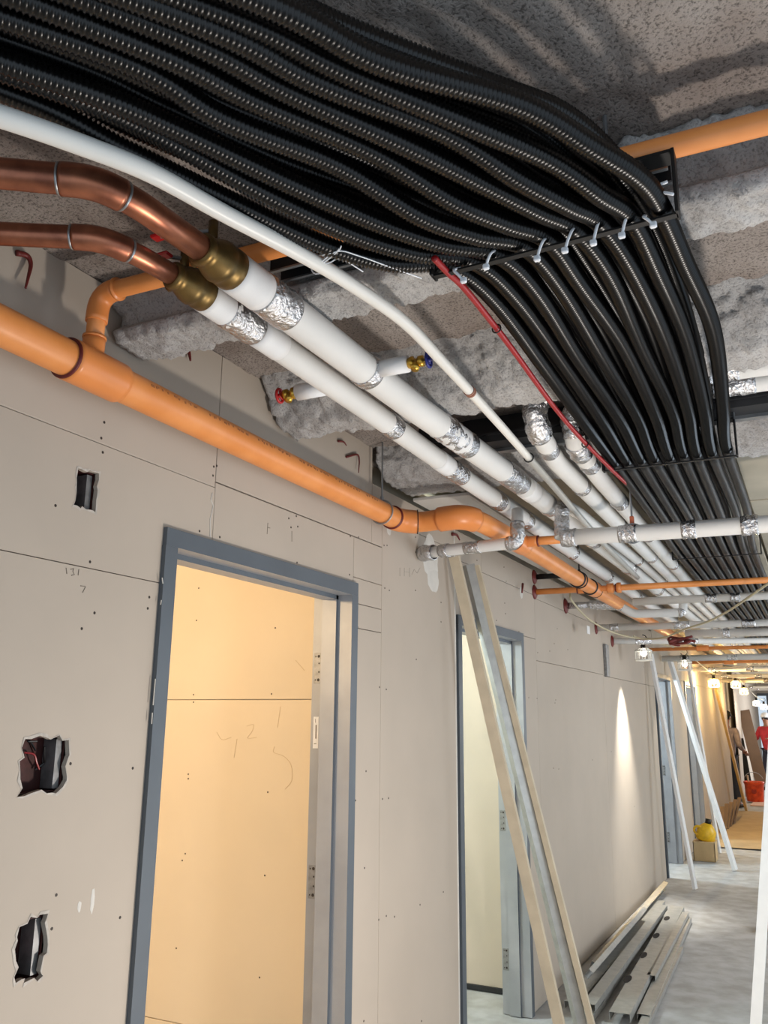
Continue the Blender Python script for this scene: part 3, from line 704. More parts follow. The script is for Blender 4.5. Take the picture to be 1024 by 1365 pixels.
# loose white strap tied round the tube
q = px(425, 355, 2, 2.465)
e = empty('loose_tie', q, 'thin white tie wrapped round the plastic tube with long loose tails', 'zip tie')
mk('loop', torus(q+Vector((0, .0, .004)), pe[k//2+4]-pe[k//2], .019, .0016, 16, 6), TIE, e)
for pts in ([(425, 355), (440, 350), (455, 345), (484, 362)], [(425, 352), (450, 335), (478, 341), (520, 356), (562, 371)], [(425, 355), (445, 340), (452, 332)], [(430, 340), (450, 335), (455, 328)]):
    mk('tail', tube(cat_rom([px(a, b, 2, 2.452) for a, b in pts], 5), .0013, 6), TIE, e)
# copper pipes with bronze valves
def copper(P, r, lab, vlab, hand):
    P = fillet(P, .045, 8)
    e = empty('copper_pipe', P[0], lab, 'pipe', 'copper pipes'); L_ = plen(P)
    mk('pipe_length', tube(P, r, 28), COPPER, e, smooth=True)
    c = near_idx(P, hand[0]); ef = mk('elbow_fitting', tube_cap(sub(P, c-.055, c+.05, .006), r+.0028, 28), COPPER, e, smooth=True)
    for a in (c-.058, c+.054): mk('solder_ring', tube(sub(P, a-.002, a+.002), r+.0022, 24), STEEL, ef, smooth=True)
    v = empty('gate_valve', P[-1], vlab, 'valve', 'bronze valves'); d = (P[-1]-P[-2]).normalized(); p0 = P[-1]-d*.012
    mk('valve_body', tube_prof(p0, d, [(0, r+.004), (.004, r+.007), (.014, r+.007), (.018, r+.004), (.026, r+.008), (.05, r+.017), (.062, r+.019), (.066, r+.0165), (.078, r+.0165), (.082, r+.018), (.10, r+.018), (.104, r+.012)], 32), BRASS, v, smooth=True)
    u = Vector((0, 0, 1)); sd = d.cross(u).normalized()
    c2 = p0+d*.035-sd*.0
    vs_ = mk('valve_stem', tube([c2+u*(r), c2+u*(r+.05)], .010, 12), BRASS, v, smooth=True)
    lv = px(*hand[1], 2, 2.545)
    mk('lever_arm', tube([c2+u*(r+.03), lv], .005, 8), STEEL, vs_); mk('red_lever', bbox_bev(lv-Vector((.020, .012, .004)), lv+Vector((.020, .012, .004)), .003), REDP, vs_)
    mk('side_port', tube([c2, c2-sd*(r+.022)], .012, 12), BRASS, v, smooth=True)
    return e
copper([(-1.75, .45, 2.5), (-1.04, .942, 2.5), (-1.018, 1.02, 2.5), (-1.010, 1.205, 2.5)], .0265, 'upper bent copper pipe ending in the right bronze valve', 'bronze valve joining the upper copper pipe to the thick white insulated pipe', [(-1.04, .945, 2.5), (214, 315)])
copper([(-1.95, .62, 2.5), (-1.165, 1.08, 2.5), (-1.142, 1.15, 2.5), (-1.130, 1.262, 2.5)], .0225, 'lower bent copper pipe ending in the left bronze valve', 'bronze valve joining the lower copper pipe to the left white insulated pipe', [(-1.16, 1.085, 2.5), (217, 341)])
for (x, y, r_) in ((-1.006, 1.30, .0455), (-1.128, 1.36, .038)):
    pass
# drain valves
def drain(c0, d, lab, wheelm, wlab):
    e = empty('drain_valve', c0, lab, 'valve'); d = Vector(d).normalized(); c0 = Vector(c0)
    mk('white_sleeve', tube([c0, c0+d*.085], .023, 20), WHITE2, e, smooth=True)
    mk('brass_body', tube_prof(c0+d*.083, d, [(0, .013), (.012, .017), (.018, .017), (.02, .010), (.03, .010), (.032, .015), (.045, .015), (.047, .006), (.062, .006)], 16), BRASS2, e, smooth=True)
    mk('brass_spout', tube([c0+d*.108, c0+d*.108+Vector((0, -.010, -.024))], .011, 12), BRASS2, e, smooth=True)
    w0 = c0+d*.142
    hb = mk('hand_wheel', join(torus(w0, d, .019, .0042, 20, 8), tube([w0-d*.005, w0+d*.006], .007, 10), *[tube([w0, w0+(Matrix.Rotation(a, 3, d) @ (Vector((0, 0, 1))-d*d.z).normalized())*.018], .003, 6) for a in (0, 2.09, 4.19)]), wheelm, e, smooth=True, label=wlab)
    return e
drain((-.965, 1.885, 2.5), (1, .05, .02), 'small brass drain valve with blue hand wheel on the thick insulated pipe', BLUEP, 'blue hand wheel')
drain((-1.15, 1.915, 2.49), (-1, -.05, -.02), 'small brass drain valve with red hand wheel on the left insulated pipe', REDP, 'red hand wheel')
# crossing pipes
def cross(P, r, foils, lab, name='crossing_pipe', m=WHITE, rad=.03, **k):
    return ins_pipe(name, fillet(P, rad), r, foils, lab, 'pipes crossing the corridor', m=m, name2='pipe_sleeve', **k)
cross([(-1.585, 3.50, 2.325), (-1.395, 3.445, 2.322), (-1.075, 3.40, 2.32), (-1.085, 3.44, 2.47)], .0255, [(.03, .10, .010), (.14, .185, .0045), (.27, .345), (.475, .60, .004)], 'white pipe coming out of the patched hole in the wall and turning up in foil')
e = COL.objects[-1] if False else None
cross([(-.893, 3.43, 2.33), (-.63, 3.425, 2.322), (-.12, 3.425, 2.315), (1.3, 3.44, 2.31)], .033, [(-.01, .06, .004), (.235, .305, .003), (.475, .53, .003), (.69, .75, .005)], 'pale blue-white pipe crossing right below the black conduits', name='crossing_pipe')
cross([(-1.42, 6.15, 2.40), (-1.22, 6.17, 2.39), (-1.13, 6.22, 2.33), (-.80, 6.28, 2.33), (-.79, 6.29, 2.45)], .03, [(0, .23, .003), (.62, .66)], 'pipe wrapped in wrinkled foil from the wall, stepping down beyond the orange crossing pipe')
mk('steel_stub', tube([(-1.59, 6.15, 2.40), (-1.41, 6.15, 2.40)], .024, 16), FOIL, smooth=True, label='foil stub between the wall and the stepping pipe', cat='pipe')
cross([(-1.05, 5.8, 2.36), (1.3, 5.95, 2.37)], .026, [(.45, .52), (.60, .66), (.86, .98)], 'white crossing pipe just beyond the thin orange crossing pipe')
cross([(-1.585, 7.1, 2.33), (1.3, 7.25, 2.33)], .028, [(.10, .17), (.6, .72), (1.1, 1.2)], 'grey-white crossing pipe behind the beige cord')
cross([(-1.0, 7.9, 2.33), (1.3, 8.0, 2.33)], .036, [(.3, .36)], 'thick white crossing pipe above the caged lamps')
cross([(-1.585, 7.7, 2.27), (-.9, 8.2, 2.29), (1.3, 8.75, 2.29)], .026, [(.2, .35), (.7, .8)], 'white crossing pipe starting at the maroon sleeve above the first caged lamp')
for i, (y, z, r, o) in enumerate([(9.3, 2.31, .018, 1), (10.3, 2.28, .034, 0), (11.0, 2.33, .03, 0), (12.1, 2.34, .02, 1), (13.0, 2.30, .03, 0), (13.9, 2.33, .03, 0), (14.8, 2.28, .03, 0), (15.9, 2.32, .02, 1), (17.0, 2.30, .035, 0), (18.5, 2.33, .03, 0), (20.5, 2.30, .03, 0), (22.5, 2.32, .03, 0)]):
    a = -1.58 if y < 17.7 or y > 19.5 else -1.3
    lab = '%s crossing pipe %s' % ('orange' if o else 'white', ['above the second caged lamp', 'just beyond the second caged lamp', 'between the white and the second orange crossing pipe', 'at the start of the yellow lit wall', 'in front of the glowing lamps', 'nearest behind the first glowing lamp', 'second behind the first glowing lamp', 'deep in the yellow lit stretch', 'at the end of the yellow lit wall', 'over the side opening', 'over the leaning brown board', 'last before the far window'][i])
    if o: solid_pipe('crossing_pipe', [Vector((a, y, z)), Vector((1.4, y+.05, z))], r, ORANGE, lab, 'pipe', fits=[(.5, .62, .012)], fm=ORANGE2, group='pipes crossing the corridor')
    else: cross([(a, y, z), (1.4, y+.06, z)], r, [(.2, .3), (.7, .8)], lab)
# wall sleeves with maroon sealant
def collar(y, z, lab, r=.05, x=XR):
    e = mk('wall_collar', tube_prof(Vector((x-.003, y, z)), Vector((1, 0, 0)), [(0, r*1.1), (.006, r*1.15), (.012, r), (.022, r*.55)], 14), MAROON, smooth=True, label=lab, cat='pipe collar', group='maroon collars on the wall')
collar(5.375, 2.40, 'maroon sealed collar where the thin orange crossing pipe leaves the wall', .042)
collar(5.38, 2.50, 'maroon sealed collar of the black stub above the thin orange crossing pipe', .042)
collar(6.15, 2.40, 'maroon sealed collar round the foil stub', .05); collar(7.1, 2.33, 'maroon sealed collar behind the beige cord', .045); collar(7.7, 2.27, 'lowest maroon sealed collar near the first caged lamp', .045)
mk('black_stub_pipe', tube([(-1.59, 5.38, 2.50), (-1.30, 5.40, 2.50)], .018, 12), BAR, smooth=True, label='black pipe stub from the wall above the thin orange crossing pipe', cat='pipe')
# strut channel beside the first beam
st = join(box((-1.03, 1.462, 2.585), (-.155, 1.466, 2.625)), box((-1.03, 1.506, 2.585), (-.155, 1.510, 2.625)), box((-1.03, 1.462, 2.621), (-.155, 1.510, 2.625)))
e = empty('strut_channel', (-.6, 1.48, 2.585), 'open steel strut channel running under the slab beside the orange branch', 'channel')
mk('channel', st, DARKST, e)
for y in (1.456, 1.504): mk('lip', box((-1.03, y, 2.583), (-.155, y+.009, 2.587)), STEEL, e)
# rods and clamps
def rod(p, z1, lab, rr=.052, m=STEEL):
    e = empty('pipe_hanger', p, lab, 'hanger', 'pipe hangers')
    mk('ring', torus(p, (0, 1, 0), rr, .0035, 24, 6), m, e); mk('rod', tube([Vector(p)+Vector((0, 0, rr)), Vector((p[0], p[1], z1))], .004, 8), m, e)
    mk('nut', tube([Vector(p)+Vector((0, 0, rr)), Vector(p)+Vector((0, 0, rr+.016))], .008, 6), m, e)
rod((-1.499, 2.97, 2.4), 2.70, 'steel ring hanger round the orange main just before its bend', .048)
rod((-1.207, 5.0, 2.4), 2.66, 'steel ring hanger round the orange main near the orange crossing pipe', .048, DARKST)
rod((-.605, 3.425, 2.322), 2.65, 'steel hanger with a copper nut above the pale crossing pipe', .039)
mk('copper_nut', bbox_bev((-.613, 3.417, 2.362), (-.597, 3.433, 2.392), .002), mat('copper_nut', (196, 110, 80), .5, .3), [o for o in COL.objects if o.name.startswith('pipe_hanger')][-1])
rod((-.255, 1.418, 2.60), 2.70, 'thin threaded rod holding the orange branch near the black bundle', .025, STEEL)
cn = px(843, 697, 1, 3.43)
# beige cord and its tag
mk('beige_cord', tube(cat_rom([px(a, b, 2, z) for a, b, z in ((760, 790, 2.44), (762, 800, 2.38), (777, 818, 2.33), (792, 830, 2.30), (815, 842, 2.29), (845, 850, 2.27), (880, 851, 2.25), (915, 838, 2.26), (945, 828, 2.27), (975, 812, 2.27), (1024, 778, 2.28), (1080, 740, 2.30))], 8), .007, 8), CORD, smooth=True, label='beige cord sagging under the crossing pipes from the wall to the right', cat='cord')
# loose red firestop tails on the wall
def tail(pts, lab, m=MAROON, r=.004):
    P = [px(a, b, 0, WX+.006+.004*i) for i, (a, b) in enumerate(pts)]
    Q = cat_rom(P, 6); n = len(Q)
    mk('sealant_tail', tube(Q, [r*(1-.75*i/n)+.0008 for i in range(n)], 8), m, smooth=True, label=lab, cat='sealant', group='maroon sealant tails on the wall')
tail([(22, 337), (36, 341), (41, 352), (38, 368), (34, 384)], 'dark red sealant tail below the copper pipes at the left edge', r=.007)
tail([(248, 462), (252, 470), (254, 481)], 'short red sealant tail under the first sprayed beam', r=.007)
tail([(451, 588), (458, 589), (462, 594)], 'small red sealant tail left of the wall corner, upper'); tail([(462, 609), (476, 606), (479, 614), (478, 630)], 'thin red sealant tail nearest the wall corner')
tail([(603, 712), (609, 713), (613, 720)], 'red sealant tail above the leaning timber', r=.008)
tail([(697, 778), (696, 790)], 'red sealant tail under the wall seam near the second door', r=.007)
gs = []; rr = random.Random(12); q0 = px(908, 852, 2, 2.27)
for k in range(4):
    P = [q0+Vector((rr.uniform(-.12, .12), rr.uniform(-.05, .05), rr.uniform(-.05, .03))) for _ in range(5)]; gs.append(tube(cat_rom(P, 5), .011, 8))
mk('red_hose', join(*gs), MAROON, smooth=True, label='tangle of dark red hose tied under the crossing pipes', cat='hose')
# electrical plate on the streaked wall
q = px(806, 875, 0, XR)
mk('switch_box', bbox_bev((XR, q.y-.05, q.z-.17), (XR+.03, q.y+.05, q.z+.10), .004), BOXG, label='narrow grey box on the wall beside the bright light streak', cat='electrical box')
q = px(783, 834, 0, XR+.1)
mk('paper_tag', bbox_bev((q.x, q.y-.02, q.z-.06), (q.x+.004, q.y+.06, q.z), .001), WHITE2, label='small white tag hanging from the beige cord', cat='tag')

# ------------------------------------------------------------------ caged lamps on the string
def caged_lamp(c, lab, warm, power, spot=False, s=1.0):
    c = Vector(c); e = empty('caged_lamp', c+Vector((0, 0, -.14*s)), lab, 'lamp', 'caged lamps on the string')
    so = mk('socket', tube_prof(c, Vector((0, 0, -1)), [(0, .012), (.01, .02*s), (.05*s, .024*s), (.055*s, .03*s)], 12), BLACK, e, smooth=True)
    em = mat('bulb_warm', (255, 214, 130), .3, emit=(255, 208, 120), estr=22) if warm else mat('bulb_white', (255, 250, 240), .3, emit=(255, 248, 232), estr=3)
    mk('bulb', tube_prof(c+Vector((0, 0, -.055*s)), Vector((0, 0, -1)), [(0, .014*s), (.02*s, .026*s), (.045*s, .032*s), (.065*s, .024*s), (.075*s, .006*s)], 14), em, so, smooth=True)
    gm = mat('white_cage', (226, 224, 216), .4); g = []
    for k in range(8):
        a = k*math.pi/4; u = Vector((math.cos(a), math.sin(a), 0))
        g.append(tube([c+u*.03*s+Vector((0, 0, -.05*s)), c+u*.07*s+Vector((0, 0, -.075*s)), c+u*.072*s+Vector((0, 0, -.16*s))], .005*s, 5))
    for z in (-.078, -.16): g.append(torus(c+Vector((0, 0, z*s)), (0, 0, 1), .072*s, .007*s, 16, 6))
    mk('cage', join(*g), gm, e); mk('hook', torus(c+Vector((0, 0, .03)), (0, 1, 0), .035*s, .004, 12, 6, 0, math.pi*1.4), BLACK, so)
    col = (1, .66, .26) if warm else (1, .95, .84)
    if spot: lamp('lamp_light', 'SPOT', c+Vector((0, 0, -.15*s)), power, col, .03, aim=c+Vector((-.20, .0, -1.3)), spot_size=R(60), spot_blend=1)
    else: lamp('lamp_light', 'POINT', c+Vector((0, 0, -.185*s)), power, col, .05)
caged_lamp(px(857, 856, 0, -1.38), 'caged white lamp above the bright streak on the wall', False, 210, True)
caged_lamp(px(912, 873, 0, -1.27), 'caged white lamp hanging beside the third door', False, 22, True)
caged_lamp(px(951, 900, 0, -1.33), 'nearest glowing yellow caged lamp before the tan wall', True, 60)
caged_lamp(px(980, 903, 1, 15.2), 'yellow caged lamp above the man in the dark cap', True, 20)
caged_lamp(px(991, 913, 1, 17.0), 'yellow caged lamp right of the man in the dark cap', True, 24)
caged_lamp(px(1008, 930, 1, 19.5), 'far white caged lamp over the brown board, left of a pair', False, 10)
caged_lamp(px(1018, 935, 1, 19.8), 'far white caged lamp, right of a pair', False, 10)

# ------------------------------------------------------------------ leaning lengths
def cstud(p0, p1, w, d, up_, t=.0016, name='c_stud', parent=None, m=STUDM, holes=False, **k):
    """C channel from p0 to p1; web width w, flange depth d towards up_"""
    p0, p1 = Vector(p0), Vector(p1); a = (p1-p0).normalized(); u = Vector(up_); u = (u-a*u.dot(a)).normalized(); s = a.cross(u)
    pr = [(-w/2, d), (-w/2, 0), (w/2, 0), (w/2, d), (w/2-.008, d), (w/2-.008, d-t), (w/2-t, d-t), (w/2-t, t), (-w/2+t, t), (-w/2+t, d-t), (-w/2+.008, d-t), (-w/2+.008, d)]
    V = [p+s*x+u*y for p in (p0, p1) for x, y in pr]; n = len(pr)
    F = [(i, (i+1) % n, n+(i+1) % n, n+i) for i in range(n)]+[(0, 11, 10, 9), (0, 9, 8, 1), (1, 8, 7, 2), (2, 7, 6, 3), (3, 6, 5, 4)]
    F += [tuple(x+n for x in f[::-1]) for f in F[n:n+5]]
    return mk(name, (V, F), m, parent, **k)
def beam_between(p0, p1, w, d, up_):
    p0, p1 = Vector(p0), Vector(p1); a = (p1-p0).normalized(); u = Vector(up_); u = (u-a*u.dot(a)).normalized(); s = a.cross(u)
    V = [p+s*x+u*y for p in (p0, p1) for x, y in ((-w/2, 0), (w/2, 0), (w/2, d), (-w/2, d))]
    return V, [(0, 1, 2, 3), (7, 6, 5, 4), (0, 4, 5, 1), (1, 5, 6, 2), (2, 6, 7, 3), (3, 7, 4, 0)]
tp0 = px(607, 742, 0, -1.53); bt = px(762, 1432, 2, .0)
mk('leaning_timber', beam_between(bt, tp0, .05, .03, (0, -1, .3)), WOOD, label='pale timber batten leaning on the wall across the second door, left of the metal stud', cat='timber')
tp0 = px(627, 752, 0, -1.53); bt = px(792, 1428, 2, .0)
cstud(bt, tp0, .052, .035, (-.75, .55, 0), name='leaning_stud', label='galvanised metal stud leaning across the second door beside the timber', cat='metal stud')
mk('stud_timber', beam_between(bt+Vector((.04, .03, 0)), tp0+Vector((.02, .05, 0)), .028, .03, (0, -1, .3)), WOOD, label='pale batten leaning flush against the right side of the near metal stud', cat='timber')
mk('leaning_timber', beam_between(px(925, 1185, 2, 0), px(866, 872, 0, -1.555), .055, .03, (1, -.3, .3)), WHITE2, label='white batten leaning on the wall in front of the third door', cat='timber')
mk('leaning_timber', beam_between(px(978, 1160, 2, 0), px(891, 880, 0, -1.555), .07, .04, (1, -.3, .3)), WHITE2, label='bright white batten leaning farthest out into the corridor', cat='timber')
mk('leaning_timber', beam_between(px(958, 1137, 2, 0), px(916, 885, 0, -1.555), .05, .03, (1, -.3, .3)), WHITE2, label='thin pale batten leaning behind the bright white one', cat='timber')
mk('leaning_timber', beam_between(px(994, 1081, 2, 0), px(953, 918, 0, -1.555), .09, .04, (1, -.3, .3)), WOODY, label='yellow timber plank leaning beside the man in the dark cap', cat='timber')
p0 = px(1003, 1440, 2, 0); q = px(1026, 1070, 1, p0.y+.45); q = p0+(q-p0)*(2.33/q.z)
mk('leaning_stud', beam_between(p0, q, .05, .04, (0, 1, 0)), WHITE2, label='pale painted post leaning at the right edge of the picture', cat='post')

# ------------------------------------------------------------------ pile of studs on the floor
def fp(x, y, z=.03): return px(x, y, 2, z)
def lying(f, n_, w, d, z, lab, up_=(0, 0, -1), **k):
    a = fp(*n_, z=z); b = fp(*f, z=z); o = cstud(a, b, w, d, up_, label=lab, cat='metal stud', group='metal studs lying by the wall', name='metal_stud', **k); return o
lying((884, 1178), (787, 1287), .06, .045, .075, 'metal stud lying tight along the wall, reaching farthest', up_=(1, 0, -.4))
lying((856, 1212), (782, 1296), .05, .03, .13, 'short white stud lying on top next to the wall', up_=(1, 0, -.8))
lying((880, 1200), (762, 1335), .085, .04, .05, 'dull metal stud, second row from the wall')
lying((884, 1206), (785, 1338), .07, .035, .085, 'metal stud lying on the others, third row from the wall')
lying((876, 1216), (800, 1330), .05, .035, .045, 'metal stud in the dark gap behind the punched one')
o = lying((903, 1208), (826, 1350), .11, .04, .075, 'broad metal stud with a row of punched slots')
for a, b in ((889, 1224), (875, 1247), (858, 1273), (837, 1305)):
    q = fp(a, b, .0758); dr = (fp(903, 1208)-fp(826, 1350)).normalized(); sd = Vector((dr.y, -dr.x, 0))
    V = [q+sd*x+dr*y for x, y in [(.022*math.cos(t*math.pi/6), .085*math.sin(t*math.pi/6)) for t in range(12)]]; V2 = [v-Vector((0, 0, .0004)) for v in V]
    mk('punched_slot', (V+V2, [tuple(range(12)), tuple(range(23, 11, -1))]+[(i, 12+i, 12+(i+1) % 12, (i+1) % 12) for i in range(12)]), VOID, o)
lying((916, 1222), (858, 1352), .07, .035, .04, 'metal stud lying right of the punched one')
lying((914, 1216), (868, 1300), .05, .03, .075, 'short stud lying on the right hand edge of the pile')
lying((906, 1262), (856, 1368), .05, .03, .032, 'narrow stud lying farthest out on the floor')
lying((800, 1330), (765, 1375), .07, .03, .035, 'short stud end at the front of the pile')

q = fp(1012, 1240, 0)
bm = bmesh.new(); bmesh.ops.create_icosphere(bm, subdivisions=3, radius=1)
V = [q+Vector((v.co.x*.06, v.co.y*.11, .045+v.co.z*.045))*1+Vector((.05, 0, 0))+v.co*(.02*noise.noise(v.co*2.3)) for v in bm.verts]; bm.verts.index_update(); F = [tuple(v.index for v in f.verts) for f in bm.faces]; bm.free()
mk('work_glove', (V, F), mat('tan_leather', (196, 160, 100), .8, var=.2, vscale=20), smooth=True, label='crumpled tan work glove on the floor behind the right hand post', cat='glove')
# ------------------------------------------------------------------ toolbox corner
q = fp(938, 1148, 0)
e = empty('cardboard_box', q, 'tan cardboard box on the floor under the yellow jug', 'box')
bx0, bx1, by0, by1 = -1.50, -1.26, 11.15, 11.42
mk('side', join(box((bx0, by0, 0), (bx1, by0+.008, .21)), box((bx0, by1-.008, 0), (bx1, by1, .21)), box((bx0, by0, 0), (bx0+.008, by1, .21)), box((bx1-.008, by0, 0), (bx1, by1, .21))), CARD, e)
mk('lid', bbox_bev((bx0-.005, by0-.005, .205), (bx1+.005, by1+.005, .215), .003), CARD, e)
q = Vector((-1.38, 11.28, .215))
e = empty('yellow_jug', q, 'yellow plastic jug with a black cap on the cardboard box', 'jug')
mk('body', tube_prof(q, Vector((.25, 0, 1)).normalized(), [(0, .09), (.02, .11), (.12, .11), (.17, .075), (.20, .04)], 16), YEL, e, smooth=True)
mk('handle', torus(q+Vector((-.06, -.06, .12)), (0, 1, 0), .045, .014, 14, 8), YEL, e, smooth=True)
mk('cap', tube([q+Vector((.05, 0, .195)), q+Vector((.062, 0, .245))], .035, 12), BLACK, e, smooth=True)
# small offcuts against the yellow wall
rr = random.Random(3)
for i in range(5):
    a = fp(962+i*3.5, 1112-i*3, 0); b = px(966+i*4, 1088-i*2, 0, -1.5+.03*i)
    mk('timber_offcut', beam_between(a, Vector((b.x, a.y+.8+.1*i, .28+.05*rr.random())), .06, .02, (0, 0, 1)), BROWNW, label='thin timber offcut leaning by the tan wall, %s' % ['nearest the white batten', 'second from the white batten', 'middle one of five', 'fourth from the white batten', 'farthest from the white batten'][i], cat='timber', group='offcuts by the tan wall')
V, F = grid(-1.55, 1.3, 12.4, 17.4, .012, 50, 60, lambda x, y: .010*abs(noise.noise(Vector((x*4, y*2, 3)))))
k = len(V); nx = 50
mk('floor_paper', (V, F), PAPER, smooth=True, label='wrinkled brown protective paper covering the far corridor floor', cat='floor paper')
mk('pink_board', bbox_bev((-1.4, 18.6, 0), (.6, 20.1, .018), .004), mat('pink_board', (210, 170, 150), .8), label='flat pinkish board on the floor under the orange bucket', cat='board')
q = Vector((-1.36, 19.5, .018))
e = empty('orange_bucket', q, 'orange plastic bucket with a wire handle at the far end of the corridor', 'bucket')
mk('shell', tube_prof(q, Vector((0, 0, 1)), [(0, .155), (.02, .16), (.33, .185), (.34, .195), (.38, .197), (.385, .192), (.38, .183), (.03, .15), (.03, .001)], 24, caps=False), BUCK, e, smooth=True)
mk('emblem', tube_prof(q+Vector((.0, -.172, .2)), Vector((0, -1, 0)), [(0, .05), (.004, .045)], 14), mat('emblem_dark_red', (150, 40, 24), .6), e)
mk('handle', torus(q+Vector((0, 0, .37)), (0, 1, 0), .19, .006, 16, 6, -1.2, 1.2), STEEL, e)
mk('stirring_stick', tube([q+Vector((-.08, 0, .1)), q+Vector((-.11, 0, .50))], .018, 8), WOOD, e)
mk('leaning_board', beam_between(px(1008, 1046, 1, 20.6), px(984, 948, 1, 20.9), .03, .24, (1, 0, 0)), BROWNW, label='brown board leaning in the far side opening above the bucket', cat='board')
mk('dark_gap', beam_between(px(992, 1062, 1, 20.3), px(978, 985, 1, 20.4), .02, .20, (1, 0, 0)), mat('dark_gap', (20, 18, 18), .9), label='black sheet standing in for the shaded gap left of the brown board', cat='sheet')  # flat black piece added as the shade in the gap beside the board

# ------------------------------------------------------------------ people
def person(loc, rot, label, shirt, trousers, hat, hatkind, pose):
    root = empty('person', loc, label, 'person'); root.rotation_euler.z = rot
    skin = mat('skin', (150, 104, 82), .6)
    def skinned(name, J, E_, m, lev=2, rootv=0):
        me = bpy.data.meshes.new(name); me.from_pydata([j[:3] for j in J], E_, []); me.materials.append(m)
        o = bpy.data.objects.new(name, me); COL.objects.link(o); o.parent = root
        md = o.modifiers.new('skin', 'SKIN'); md.use_smooth_shade = True
        for i, j in enumerate(J):
            r = j[3] if isinstance(j[3], tuple) else (j[3], j[3]); me.skin_vertices[0].data[i].radius = r
        me.skin_vertices[0].data[rootv].use_root = True
        s_ = o.modifiers.new('sub', 'SUBSURF'); s_.levels = lev; s_.render_levels = lev
        return o
    hx = pose.get('lean', 0); aL, aR = pose['hands']
    sl_, sr = Vector((-.19, hx*.8, 1.40)), Vector((.19, hx*.8, 1.40)); el = pose['elbows']
    J = [(0, 0, .95, (.11, .08)), (0, hx*.3, 1.12, (.10, .075)), (0, hx*.7, 1.32, (.12, .08)), (0, hx, 1.46, (.075, .065)), (0, hx*1.05, 1.53, .055), (0, hx*1.1+.01, 1.60, .078), (0, hx*1.1+.01, 1.70, .085),
         (-.09, 0, .86, .09), (-.11, .02, .50, .062), (-.12, -.02, .10, .045), (-.12, .12, .04, (.045, .035)),
         (.09, 0, .86, .09), (.11, .04, .50, .062), (.12, .02, .10, .045), (.12, .16, .04, (.045, .035)),
         (*sl_, .060), (*el[0], .044), (*aL, .032), (*sr, .060), (*el[1], .044), (*aR, .032)]
    E_ = [(0, 1), (1, 2), (2, 3), (3, 4), (4, 5), (5, 6), (0, 7), (7, 8), (8, 9), (9, 10), (0, 11), (11, 12), (12, 13), (13, 14), (2, 15), (15, 16), (16, 17), (2, 18), (18, 19), (19, 20)]
    skinned('body', J, E_, skin)
    k = 1.10
    skinned('shirt', [(0, 0, .86, (.17*k, .13)), (0, hx*.3, 1.12, (.16, .12)), (0, hx*.7, 1.32, (.185, .125)), (0, hx, 1.45, (.09, .08)), (*sl_, .072), (*el[0], .056), (*(Vector(el[0]).lerp(Vector(aL), .7)), .044), (*sr, .072), (*el[1], .056), (*(Vector(el[1]).lerp(Vector(aR), .7)), .044)],
            [(0, 1), (1, 2), (2, 3), (2, 4), (4, 5), (5, 6), (2, 7), (7, 8), (8, 9)], shirt)
    skinned('trousers', [(0, 0, 1.04, (.155, .12)), (-.09, 0, .86, .108), (-.11, .02, .50, .082), (-.12, -.02, .09, .066), (.09, 0, .84, .108), (.11, .04, .50, .082), (.12, .02, .09, .066)], [(0, 1), (1, 2), (2, 3), (0, 4), (4, 5), (5, 6)], trousers)
    for x, y in ((-.12, .05), (.12, .09)): 
        o = skinned('boot', [(x, y-.10, .05, .05), (x, y+.04, .045, (.05, .042)), (x, y+.13, .035, (.045, .035))], [(0, 1), (1, 2)], mat('boot', (60, 46, 34), .7), 2)
    hy = hx*1.1+.01
    def part(name, g, m): 
        me = bpy.data.meshes.new(name); me.from_pydata([Vector(v) for v in g[0]], [], g[1]); me.materials.append(m); me.polygons.foreach_set('use_smooth', [True]*len(me.polygons))
        o = bpy.data.objects.new(name, me); COL.objects.link(o); o.parent = root; return o
    part('nose', tube_prof(Vector((0, hy+.075, 1.635)), Vector((0, 1, -.3)).normalized(), [(0, .018), (.02, .014), (.03, .005)], 8), skin)
    for x in (-.03, .03): part('eye', tube_prof(Vector((x, hy+.078, 1.662)), Vector((0, 1, 0)), [(0, .010), (.004, .007), (.006, .002)], 8), BLACK)
    for x in (-.083, .083): part('ear', tube_prof(Vector((x*.94, hy, 1.64)), Vector((x, 0, 0)).normalized(), [(0, .02), (.01, .024), (.014, .015)], 10), skin)
    part('mouth', tube([(-.02, hy+.076, 1.598), (0, hy+.083, 1.596), (.02, hy+.076, 1.598)], .004, 6), mat('lips', (120, 60, 56), .6))
    part('hair', tube_prof(Vector((0, hy-.012, 1.61)), Vector((0, 0, 1)), [(0, .075), (.04, .092), (.09, .094), (.13, .07), (.145, .02)], 16), BLACK)
    part(hatkind, tube_prof(Vector((0, hy, 1.675)), Vector((0, 0, 1)), [(0, .103), (.03, .103), (.075, .09), (.105, .055), (.115, .012)], 20), hat)
    part('hat_brim', join(tube_prof(Vector((0, hy+(.05 if hatkind == 'cap' else .01), 1.672)), Vector((0, 0, 1)), [(0, .112), (.008, .112)], 20)), hat)
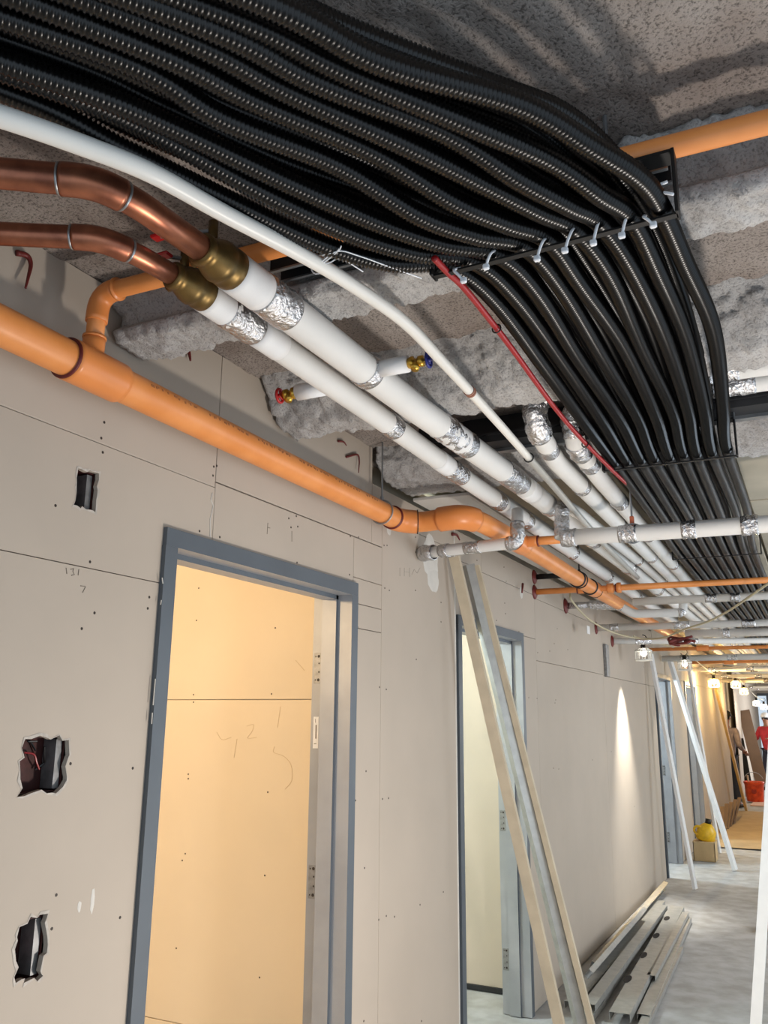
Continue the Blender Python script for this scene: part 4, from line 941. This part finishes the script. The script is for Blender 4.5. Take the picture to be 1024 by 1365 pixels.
    for s, hnd, elb in ((-1, aL, el[0]), (1, aR, el[1])):
        h_ = Vector(hnd); d = (h_-Vector(elb)).normalized(); sd = Vector((1, 0, 0)) if abs(d.x) < .7 else Vector((0, 1, 0)); n_ = d.cross(sd).normalized(); sd = n_.cross(d)
        Jh = [(*(h_), .03), (*(h_+d*.05), (.038, .02))]; Eh = [(0, 1)]
        for q, (off, ln) in enumerate(((-.030, .065), (-.010, .078), (.010, .074), (.030, .056))):
            b0 = h_+d*.08+sd*off; b1 = b0+d*ln*.5+n_*.006; b2 = b0+d*ln*.85+n_*.024; i0 = len(Jh)
            Jh += [(*b0, .010), (*b1, .009), (*b2, .008)]; Eh += [(1, i0), (i0, i0+1), (i0+1, i0+2)]
        i0 = len(Jh); tb_ = h_+d*.03-sd*s*.034; Jh += [(*tb_, .011), (*(tb_+d*.035-sd*s*.02+n_*.01), .010)]; Eh += [(0, i0), (i0, i0+1)]
        skinned('hand', Jh, Eh, skin, 1)
    return root
mk('lamp_cord', tube(cat_rom([px(845, 851, 2, 2.27)+Vector((0, 0, .02)), px(857, 856, 0, -1.44)+Vector((0, 0, .03)), px(912, 873, 0, -1.27)+Vector((0, 0, .03)), px(951, 900, 0, -1.33)+Vector((0, 0, .03)), px(980, 903, 1, 15.2)+Vector((0, 0, .03)), px(991, 913, 1, 17.0)+Vector((0, 0, .03)), px(1008, 930, 1, 19.5)+Vector((0, 0, .03)), px(1018, 935, 1, 19.8)+Vector((0, 0, .03))], 8), .006, 6), CORD, smooth=True, label='pale cord that carries the string of caged lamps down the corridor', cat='cord')
person((-1.68, 18.05, 0), R(-25), 'man in a dark cap, grey shirt and blue jeans standing behind the yellow plank', mat('grey_shirt', (150, 138, 146), .8, var=.3, vscale=14), mat('navy_jeans', (44, 50, 70), .8, var=.3, vscale=14), mat('dark_cap', (20, 18, 20), .8), 'cap',
       dict(hands=(Vector((-.20, .22, 1.05)), Vector((.24, .20, 1.02))), elbows=(Vector((-.27, -.03, 1.14)), Vector((.27, -.04, 1.14))), lean=.03))
person((px(1023, 1050, 1, 23).x+.14, 23.0, 0), R(150), 'worker in a red shirt and white helmet at the right edge near the far window', mat('red_shirt', (214, 60, 66), .8, var=.3, vscale=12), mat('dark_trousers', (40, 42, 58), .8), mat('white_helmet', (236, 236, 236), .4), 'helmet',
       dict(hands=(Vector((-.24, .32, 1.18)), Vector((.24, .36, 1.22))), elbows=(Vector((-.30, .05, 1.14)), Vector((.30, .06, 1.16))), lean=.06))
for o in bpy.data.objects:
    if '_w' in o: del o['_w']
